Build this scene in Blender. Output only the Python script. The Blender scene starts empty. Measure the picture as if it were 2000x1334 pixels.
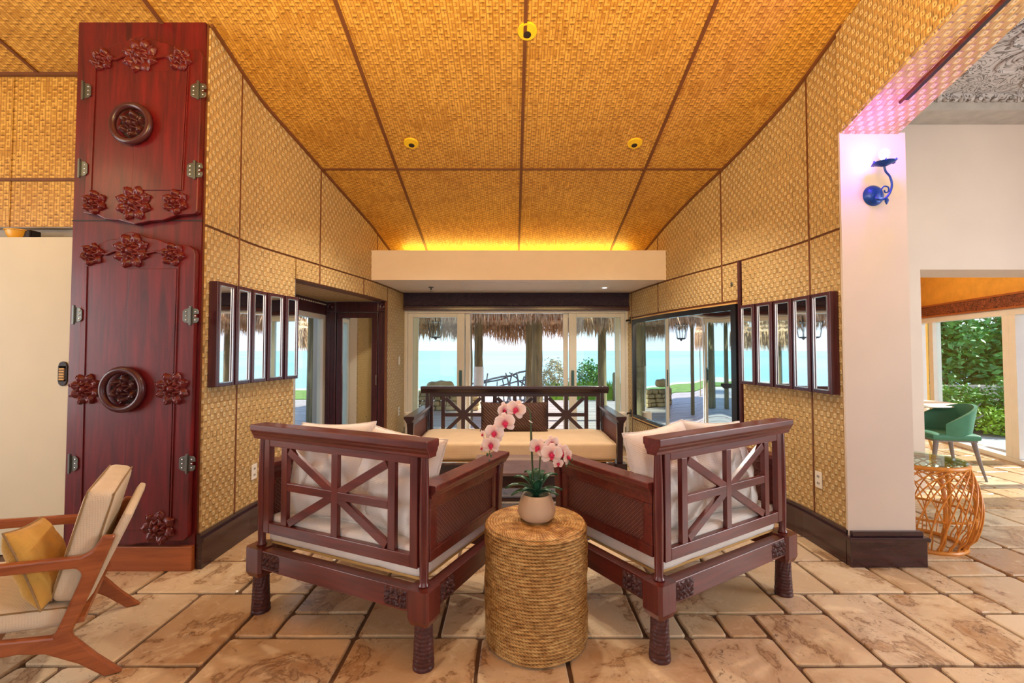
import bpy, math, random
import numpy as np
from mathutils import Vector, Matrix, Euler, noise
random.seed(7); np.random.seed(7)
PI = math.pi
def R(a): return math.radians(a)
def C(r, g, b):
    return tuple(((c/255)/12.92 if c/255 <= .04045 else ((c/255+.055)/1.055)**2.4) for c in (r, g, b)) + (1,)
S = bpy.context.scene
COL = S.collection
# ---------------------------------------------------------------- camera, sky, sun, exposure
PITCH = R(1.8); FOC = 900.0; PPY = 684 - FOC*math.tan(PITCH); EYE = 1.4
cd = bpy.data.cameras.new('camera'); cam = bpy.data.objects.new('camera', cd); COL.objects.link(cam)
cam.location = (0, 0, EYE); cam.rotation_euler = (R(90)+PITCH, 0, 0)
cd.sensor_width = 36; cd.lens = FOC/2000*36; cd.shift_y = -(667-PPY)/2000; cd.clip_start = .05; cd.clip_end = 3000
S.camera = cam
def P(px, py, Y):
    a = (px-1000)/FOC; b = (PPY-py)/FOC
    d = (a, math.cos(PITCH)-b*math.sin(PITCH), math.sin(PITCH)+b*math.cos(PITCH)); k = Y/d[1]
    return Vector((d[0]*k, Y, EYE+d[2]*k))
W = bpy.data.worlds.new('sky'); S.world = W; W.use_nodes = True
wt = W.node_tree; wn = wt.nodes; bg = wn['Background']
tc = wn.new('ShaderNodeTexCoord'); sx = wn.new('ShaderNodeSeparateXYZ'); wr = wn.new('ShaderNodeValToRGB')
wt.links.new(tc.outputs['Generated'], sx.inputs[0]); wt.links.new(sx.outputs['Z'], wr.inputs[0])
wr.color_ramp.elements[0].position = 0.0; wr.color_ramp.elements[0].color = (.86, .90, 1.0, 1)
wr.color_ramp.elements[1].position = .75; wr.color_ramp.elements[1].color = (.28, .50, .95, 1)
e = wr.color_ramp.elements.new(.22); e.color = (.66, .80, 1.0, 1)
wt.links.new(wr.outputs[0], bg.inputs[0]); bg.inputs[1].default_value = 1.7
def light(kind, name, loc, energy, color=(1, 1, 1), size=.1, target=None, sy=None, spot=None):
    l = bpy.data.lights.new(name, kind); l.energy = energy; l.color = color
    if kind == 'AREA':
        l.shape = 'RECTANGLE'; l.size = size; l.size_y = sy or size
    elif kind == 'SUN': l.angle = size
    else: l.shadow_soft_size = size
    if spot: l.spot_size = spot; l.spot_blend = .6
    o = bpy.data.objects.new(name, l); COL.objects.link(o); o.location = loc
    if target is not None:
        o.rotation_euler = (Vector(target)-Vector(loc)).to_track_quat('-Z', 'Y').to_euler()
    return o
light('SUN', 'sun', (20, 1, 15), 10.0, (1, .93, .82), R(1), target=(0, 0, 0))
WARM = (1.0, .66, .26)
for lx in (-1.1, 1.2):      # added area lights out of view, warming the ceiling and upper walls
    light('AREA', 'ceiling_fill', (lx, .7, 2.8), 78, (1, .62, .18), 1.2, target=(lx*1.1, 1.9, 4.2))
light('POINT', 'bar_fill', (-3.9, 1.3, 3.0), 30, (1, .72, .36), .25)  # unseen warm point light added over the area left of the column
light('POINT', 'hall_fill', (4.6, 1.6, 3.0), 16, (1, .92, .84), .3)  # added fill light out of view, for the hall beyond the pillar
light('POINT', 'dining_fill', (4.6, 6.4, 2.3), 45, (1, .86, .66), .15)  # added unseen light to brighten the ochre dining walls
light('AREA', 'cove_strip', (.05, 5.95, 2.61), 16, (1, .72, .16), 2.9, target=(.05, 6.25, 4.0), sy=.06)
light('AREA', 'rear_fill', (0, -2.4, 1.7), 62, (.92, .95, 1), 5.0, target=(0, 4, 1.5), sy=2.4)  # added neutral fill from behind the camera; the rear wall is closed
light('AREA', 'hall_side_fill', (5.95, 1.9, 1.5), 180, (.93, .96, 1), 2.6, target=(-2, 3.6, 1.0), sy=2.2)  # added cool light from the hall side, brightening the left wall
light('AREA', 'bar_side_fill', (-6.3, .9, 1.5), 150, (.96, .97, 1), 3.0, target=(2.2, 2.2, 1.0), sy=2.0)  # added unseen light from the bar side, brightening the right wall
S.view_settings.view_transform = 'Standard'; S.view_settings.look = 'None'
S.view_settings.exposure = 0.0; S.view_settings.gamma = 1.0; S.view_settings.use_curve_mapping = False

# ---------------------------------------------------------------- mesh builder
class MB:
    def __init__(s): s.v = []; s.f = []; s.uv = []
    def add(s, vs, fs, uv=None, M=None):
        o = len(s.v)
        for i, p in enumerate(vs):
            p = Vector(p)
            if M is not None: p = M @ p
            s.v.append(tuple(p)); s.uv.append(uv[i] if uv else (0, 0))
        s.f += [tuple(i+o for i in f) for f in fs]
        return s
    def box(s, lo, hi, M=None):
        x0, y0, z0 = lo; x1, y1, z1 = hi
        vs = [(x0,y0,z0),(x1,y0,z0),(x1,y1,z0),(x0,y1,z0),(x0,y0,z1),(x1,y0,z1),(x1,y1,z1),(x0,y1,z1)]
        return s.add(vs, [(0,3,2,1),(4,5,6,7),(0,1,5,4),(1,2,6,5),(2,3,7,6),(3,0,4,7)], M=M)
    def hexa(s, vs): return s.add(vs, [(0,3,2,1),(4,5,6,7),(0,1,5,4),(1,2,6,5),(2,3,7,6),(3,0,4,7)])
    def bar(s, a, b, w, d, up=(0, 1, 0)):          # bar from a to b, width w, depth d along 'up'
        a = Vector(a); b = Vector(b); t = (b-a).normalized(); u = Vector(up); u = (u-t*u.dot(t)).normalized(); r = t.cross(u)
        vs = []
        for p in (a, b):
            for i, j in ((-1,-1),(1,-1),(1,1),(-1,1)): vs.append(p+r*(w/2*i)+u*(d/2*j))
        return s.hexa(vs)
    def prism(s, poly, y0, y1, M=None, axis='y'):   # polygon in x,z extruded along y
        n = len(poly)
        if axis == 'y': vs = [(x, y0, z) for x, z in poly]+[(x, y1, z) for x, z in poly]
        elif axis == 'z': vs = [(x, z, y0) for x, z in poly]+[(x, z, y1) for x, z in poly]
        else: vs = [(y0, x, z) for x, z in poly]+[(y1, x, z) for x, z in poly]
        fs = [tuple(range(n))[::-1], tuple(range(n, 2*n))]+[(i, (i+1) % n, n+(i+1) % n, n+i) for i in range(n)]
        return s.add(vs, fs, M=M)
    def lathe(s, prof, n=24, c=(0, 0, 0), M=None, rf=None):
        vs = []; fs = []
        for k, (r, z) in enumerate(prof):
            for i in range(n):
                a = 2*PI*i/n; rr = r if rf is None else rf(r, z, a)
                vs.append((c[0]+rr*math.cos(a), c[1]+rr*math.sin(a), c[2]+z))
        for k in range(len(prof)-1):
            for i in range(n):
                j = (i+1) % n; fs.append((k*n+i, k*n+j, (k+1)*n+j, (k+1)*n+i))
        if prof[0][0] > 1e-4: fs.append(tuple(range(n))[::-1])
        if prof[-1][0] > 1e-4: fs.append(tuple(range((len(prof)-1)*n, len(prof)*n)))
        return s.add(vs, fs, M=M)
    def tube(s, pts, r, n=8, closed=False, M=None):
        pts = [Vector(p) for p in pts]; m = len(pts); vs = []; fs = []
        rs = r if isinstance(r, (list, tuple)) else [r]*m
        u = None
        for i, p in enumerate(pts):
            if closed: t = pts[(i+1) % m]-pts[i-1]
            else: t = pts[min(i+1, m-1)]-pts[max(i-1, 0)]
            t.normalize()
            if u is None: u = Vector((0, 0, 1)) if abs(t.z) < .9 else Vector((1, 0, 0))
            u = (u-t*u.dot(t)).normalized(); w = t.cross(u)
            for k in range(n):
                a = 2*PI*k/n; vs.append(p+(u*math.cos(a)+w*math.sin(a))*rs[i])
        for i in range(m if closed else m-1):
            for k in range(n):
                j = (i+1) % m; l = (k+1) % n; fs.append((i*n+k, i*n+l, j*n+l, j*n+k))
        if not closed: fs += [tuple(range(n))[::-1], tuple(range((m-1)*n, m*n))]
        return s.add(vs, fs, M=M)
    def grid(s, fn, nu, nv, wrap=False, uvf=None, M=None):
        vs = []; uv = []; fs = []
        for j in range(nv+1):
            for i in range(nu+1):
                vs.append(fn(i/nu, j/nv)); uv.append(uvf(i/nu, j/nv) if uvf else (0, 0))
        for j in range(nv):
            for i in range(nu):
                a = j*(nu+1)+i; fs.append((a, a+1, a+nu+2, a+nu+1))
        return s.add(vs, fs, uv, M)
    def rbox(s, size, r, n=8, M=None, puff=0, fn=None):   # soft box
        sx, sy, sz = [q/2 for q in size]
        faces = [((1,0,0),(0,1,0),(0,0,1)),((-1,0,0),(0,-1,0),(0,0,1)),((0,1,0),(-1,0,0),(0,0,1)),((0,-1,0),(1,0,0),(0,0,1)),((0,0,1),(1,0,0),(0,1,0)),((0,0,-1),(-1,0,0),(0,1,0))]
        h = Vector((sx, sy, sz))
        def rem(t):                                       # concentrate samples near the edges
            return math.copysign(abs(t)**.55, t)
        for nn, uu, vv in faces:
            nn, uu, vv = Vector(nn), Vector(uu), Vector(vv)
            vs = []; fs = []
            for j in range(n+1):
                for i in range(n+1):
                    q = nn+uu*rem(i/n*2-1)+vv*rem(j/n*2-1)
                    p = Vector((q.x*sx, q.y*sy, q.z*sz))
                    c = Vector([max(-h[k]+r, min(h[k]-r, p[k])) for k in range(3)])
                    d = p-c; p2 = c+(d.normalized()*r if d.length > 1e-9 else d)
                    if puff: p2.z += math.copysign(puff*(1-(p2.x/sx)**2)*(1-(p2.y/sy)**2), p2.z)
                    if fn: p2 = fn(p2)
                    vs.append(p2)
            for j in range(n):
                for i in range(n):
                    a = j*(n+1)+i; fs.append((a, a+1, a+n+2, a+n+1))
            s.add(vs, fs, M=M)
        return s
    def build(s, name, mat, parent=None, smooth=False, bevel=0, merge=False, loc=None, rotz=None, kind=None, label=None, cat=None, group=None, sharp=40):
        me = bpy.data.meshes.new(name); me.from_pydata(s.v, [], s.f)
        if any(u != (0, 0) for u in s.uv):
            l = me.uv_layers.new(name='UVMap'); vi = np.empty(len(me.loops), dtype=np.int32); me.loops.foreach_get('vertex_index', vi)
            l.data.foreach_set('uv', np.array(s.uv, dtype=np.float32)[vi].ravel())
        if merge:
            import bmesh
            b = bmesh.new(); b.from_mesh(me); bmesh.ops.remove_doubles(b, verts=b.verts, dist=1e-5); b.to_mesh(me); b.free()
        if smooth:
            me.polygons.foreach_set('use_smooth', [True]*len(me.polygons))
            try: me.set_sharp_from_angle(angle=R(sharp))
            except Exception: pass
        me.update(); me.materials.append(mat)
        o = bpy.data.objects.new(name, me); COL.objects.link(o)
        if parent: o.parent = parent
        if loc is not None: o.location = loc
        if rotz is not None: o.rotation_euler = (0, 0, rotz)
        if bevel:
            md = o.modifiers.new('bevel', 'BEVEL'); md.width = bevel; md.segments = 2; md.limit_method = 'ANGLE'
        return tag(o, label, cat, group, kind)
def tag(o, label=None, cat=None, group=None, kind=None):
    if label: o['label'] = label
    if cat: o['category'] = cat
    if group: o['group'] = group
    if kind: o['kind'] = kind
    return o
def thing(name, label, cat, loc=(0, 0, 0), rotz=0, group=None):
    o = bpy.data.objects.new(name, None); COL.objects.link(o); o.empty_display_size = .1
    o.location = loc; o.rotation_euler = (0, 0, rotz); return tag(o, label, cat, group)
def copy_tree(o, parent=None):
    c = o.copy(); COL.objects.link(c)
    if parent: c.parent = parent
    for ch in list(o.children): copy_tree(ch, c)
    return c

# ---------------------------------------------------------------- materials
class NT:
    def __init__(s, name, rough=.5, base=(.5, .5, .5, 1), metallic=0, spec=.5):
        s.m = bpy.data.materials.new(name); s.m.use_nodes = True; s.t = s.m.node_tree; s.n = s.t.nodes
        s.b = s.n['Principled BSDF']; s.b.inputs['Base Color'].default_value = base; s.b.inputs['Roughness'].default_value = rough
        s.b.inputs['Metallic'].default_value = metallic; s.b.inputs['Specular IOR Level'].default_value = spec
    def l(s, a, b): s.t.links.new(a, b)
    def put(s, sock, v):
        if isinstance(v, bpy.types.NodeSocket): s.l(v, sock)
        else: sock.default_value = v
    def math(s, op, a, b=0, c=0, clamp=False):
        n = s.n.new('ShaderNodeMath'); n.operation = op; n.use_clamp = clamp
        s.put(n.inputs[0], a); s.put(n.inputs[1], b); s.put(n.inputs[2], c); return n.outputs[0]
    def coord(s, kind='Object', scale=(1, 1, 1), rot=(0, 0, 0), loc=(0, 0, 0)):
        t = s.n.new('ShaderNodeTexCoord'); m = s.n.new('ShaderNodeMapping'); s.l(t.outputs[kind], m.inputs[0])
        m.inputs['Scale'].default_value = scale; m.inputs['Rotation'].default_value = rot; m.inputs['Location'].default_value = loc
        return m.outputs[0]
    def xyz(s, v):
        n = s.n.new('ShaderNodeSeparateXYZ'); s.l(v, n.inputs[0]); return n.outputs
    def noise(s, v, scale, detail=3, rough=.55, dist=0, w=None, out='Fac'):
        n = s.n.new('ShaderNodeTexNoise'); n.inputs['Scale'].default_value = scale; n.inputs['Detail'].default_value = detail
        n.inputs['Roughness'].default_value = rough; n.inputs['Distortion'].default_value = dist
        if w is not None: n.noise_dimensions = '4D'; s.put(n.inputs['W'], w)
        s.l(v, n.inputs['Vector']); return n.outputs[out]
    def ramp(s, f, stops):
        n = s.n.new('ShaderNodeValToRGB'); s.l(f, n.inputs[0]); r = n.color_ramp
        r.elements[0].position, r.elements[0].color = stops[0]; r.elements[1].position, r.elements[1].color = stops[-1]
        for p, c in stops[1:-1]: r.elements.new(p).color = c
        return n.outputs[0]
    def mix(s, f, a, b, mode='MIX'):
        n = s.n.new('ShaderNodeMix'); n.data_type = 'RGBA'; n.blend_type = mode
        s.put(n.inputs[0], f); s.put(n.inputs[6], a); s.put(n.inputs[7], b); return n.outputs[2]
    def color(s, c): s.put(s.b.inputs['Base Color'], c); return s
    def bump(s, h, strength=.5, dist=.005):
        n = s.n.new('ShaderNodeBump'); n.inputs['Strength'].default_value = strength; n.inputs['Distance'].default_value = dist
        s.put(n.inputs['Height'], h); s.l(n.outputs[0], s.b.inputs['Normal']); return s
    def rnd(s):
        o = s.n.new('ShaderNodeObjectInfo'); g = s.n.new('ShaderNodeNewGeometry')
        return s.math('FRACT', s.math('ADD', o.outputs['Random'], g.outputs['Random Per Island']))
def plain(name, c, rough=.5, metallic=0, var=.12, scale=6, bump=0, bscale=60, spec=.5):
    t = NT(name, rough, c, metallic, spec); v = t.coord()
    d = tuple(q*(1-var) for q in c[:3])+(1,); l = tuple(min(1, q*(1+var)) for q in c[:3])+(1,)
    t.color(t.ramp(t.noise(v, scale), [(.3, d), (.7, l)]))
    if bump: t.bump(t.noise(v, bscale, 4), bump, .004)
    return t.m
def wood(name, c1, c2, rough=.35, axis='x', scale=1, coat=0, bump=.12):
    t = NT(name, rough); sc = {'x': (1.2, 14, 14), 'y': (14, 1.2, 14), 'z': (14, 14, 1.2)}[axis]
    v = t.coord('Object', tuple(q*scale for q in sc)); f = t.noise(v, 2.2, 5, .6, .8)
    t.color(t.ramp(f, [(.3, c1), (.7, c2)])); t.bump(f, bump, .003)
    if coat: t.b.inputs['Coat Weight'].default_value = coat; t.b.inputs['Coat Roughness'].default_value = .15
    return t.m
def fabric(name, c, var=.08, weave=700, bump=.25):
    t = NT(name, .85, c, 0, .2); v = t.coord()
    d = tuple(q*(1-var) for q in c[:3])+(1,)
    t.color(t.ramp(t.noise(v, 9, 5), [(.3, d), (.7, c)]))
    x, y, z = t.xyz(v)
    w = t.math('ADD', t.math('SINE', t.math('MULTIPLY', t.math('ADD', x, y), weave)), t.math('SINE', t.math('MULTIPLY', t.math('ADD', z, t.math('MULTIPLY', y, .3)), weave)))
    t.bump(t.math('ADD', t.math('MULTIPLY', w, .12), t.noise(v, 14, 4)), bump, .01); t.b.inputs['Sheen Weight'].default_value = .15
    return t.m
def emit(name, c, strength):
    t = NT(name, .5, c); t.b.inputs['Emission Color'].default_value = c; t.b.inputs['Emission Strength'].default_value = strength; return t.m
def glassy(name, tint=(.93, .98, .97, 1), gl=.9):
    m = bpy.data.materials.new(name); m.use_nodes = True; t = m.node_tree; n = t.nodes; n.clear()
    o = n.new('ShaderNodeOutputMaterial'); tr = n.new('ShaderNodeBsdfTransparent'); tr.inputs[0].default_value = tint
    g = n.new('ShaderNodeBsdfGlossy'); g.inputs['Roughness'].default_value = .01; lw = n.new('ShaderNodeLayerWeight'); lw.inputs[0].default_value = .5; pw = n.new('ShaderNodeMath'); pw.operation = 'POWER'; t.links.new(lw.outputs['Facing'], pw.inputs[0]); pw.inputs[1].default_value = 4.5
    fr = n.new('ShaderNodeMath'); fr.operation = 'MULTIPLY_ADD'; t.links.new(pw.outputs[0], fr.inputs[0]); fr.inputs[1].default_value = .5; fr.inputs[2].default_value = .02
    mx = n.new('ShaderNodeMixShader'); t.links.new(fr.outputs[0], mx.inputs[0]); t.links.new(tr.outputs[0], mx.inputs[1]); t.links.new(g.outputs[0], mx.inputs[2]); t.links.new(mx.outputs[0], o.inputs[0])
    return m
def bamboo_flower(name, lo, mid, hi, cell=.062):
    t = NT(name, .55); uv = t.coord('UV'); u, v, _ = t.xyz(uv)
    p = t.math('ADD', t.math('DIVIDE', u, cell), t.math('DIVIDE', v, cell*1.15)); q = t.math('SUBTRACT', t.math('DIVIDE', u, cell), t.math('DIVIDE', v, cell*1.15))
    fx = t.math('SUBTRACT', t.math('FRACT', p), .5); fy = t.math('SUBTRACT', t.math('FRACT', q), .5)
    r = t.math('SQRT', t.math('ADD', t.math('MULTIPLY', fx, fx), t.math('MULTIPLY', fy, fy)))
    xy = t.math('ABSOLUTE', t.math('MULTIPLY', fx, fy))
    fl = t.math('MULTIPLY', t.math('SUBTRACT', t.math('SUBTRACT', .46, r), t.math('MULTIPLY', xy, 1.3)), 5, clamp=True)
    hole = t.math('MULTIPLY', r, 8, clamp=True); fl = t.math('MULTIPLY', fl, hole)
    st = t.math('PINGPONG', t.math('MULTIPLY', u, 1), .0065)            # vertical bamboo strips
    st = t.math('MULTIPLY', st, 150, clamp=True)
    slit = t.noise(t.coord('UV', (150, 9, 1)), 1, 2)
    sl = t.math('MULTIPLY', t.math('SUBTRACT', slit, .60), 9, clamp=True)
    sl = t.math('MULTIPLY', sl, t.math('SUBTRACT', 1, fl))
    big = t.noise(t.coord('UV', (1.3, 1.6, 1)), 1, 3); fine = t.noise(t.coord('UV', (160, 12, 1)), 1, 3)
    patch = t.math('MULTIPLY', t.math('SUBTRACT', big, .25), 2.4, clamp=True)
    k = t.math('ADD', t.math('MULTIPLY', t.math('MULTIPLY', fl, patch), .46), t.math('ADD', t.math('MULTIPLY', fine, .5), -.02), clamp=True)
    c = t.ramp(k, [(.08, lo), (.35, mid), (.85, hi)])
    c = t.mix(t.math('MULTIPLY', sl, .6), c, tuple(q*.28 for q in lo[:3])+(1,))
    c = t.mix(t.math('MULTIPLY', t.math('SUBTRACT', big, .45), 1.2, clamp=True), c, lo)
    t.color(c)
    h = t.math('ADD', t.math('MULTIPLY', fl, .9), t.math('ADD', t.math('MULTIPLY', st, .15), t.math('MULTIPLY', sl, -.5)))
    t.bump(h, .9, .009); return t.m
def bamboo_dash(name, lo, mid, hi):
    t = NT(name, .5); uv = t.coord('UV'); u, v, _ = t.xyz(uv); rn = t.rnd()
    br = t.n.new('ShaderNodeTexBrick'); br.offset = .5; br.inputs['Scale'].default_value = 1
    cb = t.n.new('ShaderNodeCombineXYZ'); t.l(v, cb.inputs[0]); t.l(u, cb.inputs[1]); t.l(cb.outputs[0], br.inputs['Vector'])
    br.inputs['Brick Width'].default_value = .075; br.inputs['Row Height'].default_value = .021; br.inputs['Mortar Size'].default_value = .0016
    br.inputs['Color1'].default_value = mid; br.inputs['Color2'].default_value = hi; br.inputs['Mortar'].default_value = lo; br.inputs['Bias'].default_value = -.1
    cu = t.math('FRACT', t.math('DIVIDE', u, .042)); row = t.math('FLOOR', t.math('DIVIDE', u, .042))
    cv = t.math('FRACT', t.math('ADD', t.math('DIVIDE', v, .046), t.math('MULTIPLY', row, .5)))
    a = t.math('LESS_THAN', t.math('ABSOLUTE', t.math('SUBTRACT', cu, .5)), .36); b = t.math('LESS_THAN', t.math('ABSOLUTE', t.math('SUBTRACT', cv, .5)), .13)
    b2 = t.math('LESS_THAN', t.math('ABSOLUTE', t.math('SUBTRACT', cv, .78)), .10)
    zone = t.math('GREATER_THAN', t.noise(t.coord('UV', (2.2, 5, 1)), 1, 2, w=t.math('MULTIPLY', rn, 9)), .43)
    dash = t.math('MULTIPLY', t.math('MULTIPLY', a, b), zone)
    dark = t.math('MULTIPLY', t.math('MULTIPLY', a, b2), t.math('GREATER_THAN', t.noise(t.coord('UV', (9, 16, 1)), 1, 2), .50))
    fine = t.noise(t.coord('UV', (190, 7, 1)), 1, 3); big = t.noise(t.coord('UV', (1.1, 1.1, 1)), 1, 2, w=t.math('MULTIPLY', rn, 5))
    c = br.outputs['Color']
    c = t.mix(t.math('MULTIPLY', t.math('SUBTRACT', .60, fine), 2.2, clamp=True), c, lo)
    c = t.mix(t.math('MULTIPLY', dash, .75), c, hi); c = t.mix(t.math('MULTIPLY', dark, .7), c, tuple(q*.55 for q in lo[:3])+(1,))
    c = t.mix(t.math('MULTIPLY', t.math('SUBTRACT', big, .5), 1.0, clamp=True), c, lo)
    t.color(c)
    t.bump(t.math('ADD', t.math('MULTIPLY', dash, .8), t.math('ADD', t.math('MULTIPLY', br.outputs['Fac'], -.6), t.math('MULTIPLY', fine, .3))), .6, .005); return t.m
def tile_mat():
    t = NT('travertine', .3); rn = t.rnd(); g = t.n.new('ShaderNodeNewGeometry'); v = g.outputs['Position']; w = t.math('MULTIPLY', rn, 37)
    big = t.noise(v, 2.6, 6, .62, 1.2, w=w); mid = t.noise(v, 9, 6, .65, 2.0, w=w)
    c = t.ramp(rn, [(0, C(222, 204, 174)), (.3, C(208, 184, 148)), (.55, C(194, 162, 122)), (.8, C(216, 194, 160)), (1, C(180, 140, 96))])
    c = t.mix(t.math('MULTIPLY', t.math('SUBTRACT', big, .50), 4.0, clamp=True), c, C(160, 116, 72))
    c = t.mix(t.math('MULTIPLY', t.math('SUBTRACT', .46, mid), 3.5, clamp=True), c, C(232, 212, 176))
    vein = t.math('MULTIPLY', t.math('SUBTRACT', .022, t.math('ABSOLUTE', t.math('SUBTRACT', big, .60))), 45, clamp=True)
    pits = t.noise(v, 26, 5, .75, 1.5, w=w); pit = t.math('MULTIPLY', t.math('SUBTRACT', pits, .56), 12, clamp=True)
    zone = t.math('MULTIPLY', t.math('SUBTRACT', t.noise(v, 3.2, 3, .5, 0, w=w), .50), 7, clamp=True); pit = t.math('MULTIPLY', pit, zone)
    c = t.mix(t.math('MULTIPLY', vein, .65), c, C(112, 74, 44)); c = t.mix(t.math('MULTIPLY', pit, .85), c, C(74, 50, 34))
    t.color(c); t.put(t.b.inputs['Roughness'], t.math('ADD', .13, t.math('MULTIPLY', mid, .22)))
    t.bump(t.math('SUBTRACT', t.math('MULTIPLY', mid, .25), pit), .5, .004); return t.m
def cane_mat():
    t = NT('woven_cane', .38); v = t.coord(); x, y, z = t.xyz(v); k = 2*PI/.011
    a = t.math('SINE', t.math('MULTIPLY', y, k)); b = t.math('SINE', t.math('MULTIPLY', z, k)); d = t.math('SINE', t.math('MULTIPLY', t.math('ADD', y, z), k/2))
    h = t.math('ADD', t.math('MULTIPLY', t.math('MULTIPLY', a, b), .8), t.math('MULTIPLY', d, .2))
    t.color(t.ramp(t.math('MULTIPLY_ADD', h, .5, .5), [(.25, C(58, 20, 20)), (.65, C(128, 58, 44)), (.92, C(176, 116, 96))])); t.bump(h, .9, .004); return t.m
M = {}
M['matw'] = bamboo_flower('bamboo_wall_matting', C(156, 116, 64), C(208, 176, 116), C(246, 230, 186), .066)
M['matc'] = bamboo_dash('bamboo_ceiling_matting', C(150, 92, 34), C(206, 154, 60), C(238, 190, 92))
M['back'] = plain('batten_brown', C(112, 66, 34), .6)
M['rose'] = wood('rosewood', C(78, 30, 28), C(116, 48, 40), .30, 'x', coat=.3)
M['rosez'] = wood('rosewood_upright', C(76, 29, 28), C(112, 46, 39), .30, 'z', coat=.3)
M['carve'] = plain('carved_rosewood', C(74, 36, 36), .42, var=.3, scale=40, bump=.4, bscale=70)
M['red'] = wood('red_lacquered_wood', C(66, 8, 14), C(116, 16, 22), .42, 'z', .8, coat=.1, bump=.06)
M['redcarve'] = plain('carved_red_wood', C(98, 24, 24), .34, var=.25, scale=30)
M['knock'] = plain('dark_ring_wood', C(74, 34, 36), .28)
M['plank'] = wood('orange_base_wood', C(140, 72, 36), C(170, 94, 48), .4, 'x')
M['iron'] = plain('pewter_metal', C(112, 114, 108), .42, .8, bump=.1)
M['base'] = wood('baseboard_wood', C(42, 22, 26), C(66, 38, 42), .22, 'x', coat=.4)
M['dark'] = wood('dark_door_wood', C(52, 22, 30), C(84, 38, 46), .28, 'z', coat=.3)
M['sofa'] = wood('dark_sofa_wood', C(34, 20, 26), C(54, 30, 36), .30, 'x', coat=.3)
M['white'] = plain('cream_plaster', C(212, 198, 184), .75, var=.03, scale=2, bump=.05)
M['cream'] = plain('cream_partition', C(214, 200, 168), .6, var=.05, scale=1.5, bump=.08, bscale=120)
M['soffit'] = plain('soffit_paint', C(234, 218, 200), .5, var=.02)
M['frame'] = plain('white_aluminium', C(226, 224, 216), .35, var=.03)
M['teal'] = plain('teal_handle', C(64, 104, 108), .4)
M['glass'] = glassy('window_glass')
M['glasst'] = glassy('table_glass', (.80, .95, .90, 1))
mm = NT('mirror_silver', .02, (.90, .93, .94, 1), 1); M['mirror'] = mm.m
mm = NT('antique_mirror', .04, (.86, .92, .86, 1), 1); v = mm.coord(); spots = mm.math('MULTIPLY', mm.math('SUBTRACT', mm.noise(v, 22, 4), .66), 20, clamp=True); zz = mm.xyz(v)[2]
spots = mm.math('MULTIPLY', spots, mm.math('LESS_THAN', zz, .75)); mm.color(mm.mix(spots, (.86, .92, .84, 1), (.03, .04, .04, 1))); M['amirror'] = mm.m
mm = NT('screen_glass', .015, (.80, .86, .90, 1), 1); M['screen'] = mm.m
M['black'] = plain('black_gloss', C(26, 24, 28), .22)
M['silver'] = plain('silver_bead', C(214, 214, 216), .25, .9)
M['cush'] = fabric('white_cotton', C(236, 230, 222)); M['cushb'] = fabric('beige_cotton', C(222, 196, 160))
M['linen'] = fabric('cream_linen', C(220, 204, 176)); M['mustard'] = fabric('mustard_velvet', C(200, 156, 74)); M['seam'] = fabric('linen_piping', C(150, 122, 82))
mm = NT('brown_ribbed', .8, spec=.2); v = mm.coord(); x, y, z = mm.xyz(v); wv = mm.math('SINE', mm.math('ADD', mm.math('MULTIPLY', mm.math('ADD', x, z), 190), mm.math('MULTIPLY', mm.noise(v, 9), 12)))
mm.color(mm.ramp(mm.math('MULTIPLY_ADD', wv, .5, .5), [(0, C(60, 42, 38)), (1, C(98, 72, 62))])); mm.bump(wv, .6, .006); M['ribbed'] = mm.m
M['ply'] = plain('plywood', C(206, 160, 92), .7)
M['teak'] = wood('teak', C(132, 66, 30), C(170, 96, 50), .35, 'x', coat=.25)
mm = NT('seagrass_rope', .6); v = mm.coord(); x, y, z = mm.xyz(v); an = mm.math('ARCTAN2', y, x)
tw = mm.math('SINE', mm.math('ADD', mm.math('MULTIPLY', an, 95), mm.math('MULTIPLY', z, 900)))
cz_ = mm.math('ABSOLUTE', mm.math('SUBTRACT', mm.math('FRACT', mm.math('DIVIDE', mm.math('SUBTRACT', z, .008), .54/36)), .5)); coil_shade = mm.math('MULTIPLY', mm.math('SUBTRACT', cz_, .36), 5, clamp=True); coil_shade = mm.math('MULTIPLY', coil_shade, mm.math('LESS_THAN', z, .545)); nf = mm.noise(mm.coord('Object', (1, 1, 5)), 24, 4)  # shade in the gaps between coils is painted into the rope colour
kk = mm.math('SUBTRACT', mm.math('ADD', mm.math('MULTIPLY', tw, .10), nf), mm.math('MULTIPLY', coil_shade, .35)); mm.color(mm.ramp(kk, [(.22, C(112, 70, 28)), (.46, C(176, 128, 64)), (.74, C(226, 188, 120))])); mm.bump(tw, .35, .004); M['rope'] = mm.m
M['pot'] = plain('matt_ceramic', C(206, 184, 156), .55, var=.04)
M['soil'] = plain('moss', C(52, 60, 34), .9)
M['rattan'] = plain('rattan', C(212, 138, 52), .38, var=.15, scale=30)
M['leaf'] = plain('orchid_leaf', C(46, 92, 66), .32, var=.25, scale=10)
M['stem'] = plain('orchid_stem', C(74, 96, 60), .5)
mm = NT('orchid_petal', .55); v = mm.coord(); n = mm.n.new('ShaderNodeVectorMath'); n.operation = 'LENGTH'; mm.l(v, n.inputs[0])
mm.color(mm.ramp(mm.math('MULTIPLY', n.outputs['Value'], 22), [(.15, C(222, 90, 120)), (.4, C(250, 208, 194)), (.9, C(252, 232, 224))])); mm.b.inputs['Subsurface Weight'].default_value = .1; M['petal'] = mm.m
M['lip'] = plain('orchid_lip', C(214, 30, 82), .5)
M['green'] = plain('green_velvet', C(62, 122, 96), .6)
M['greyleg'] = plain('grey_leg', C(120, 112, 110), .5)
M['tin'] = None
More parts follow.
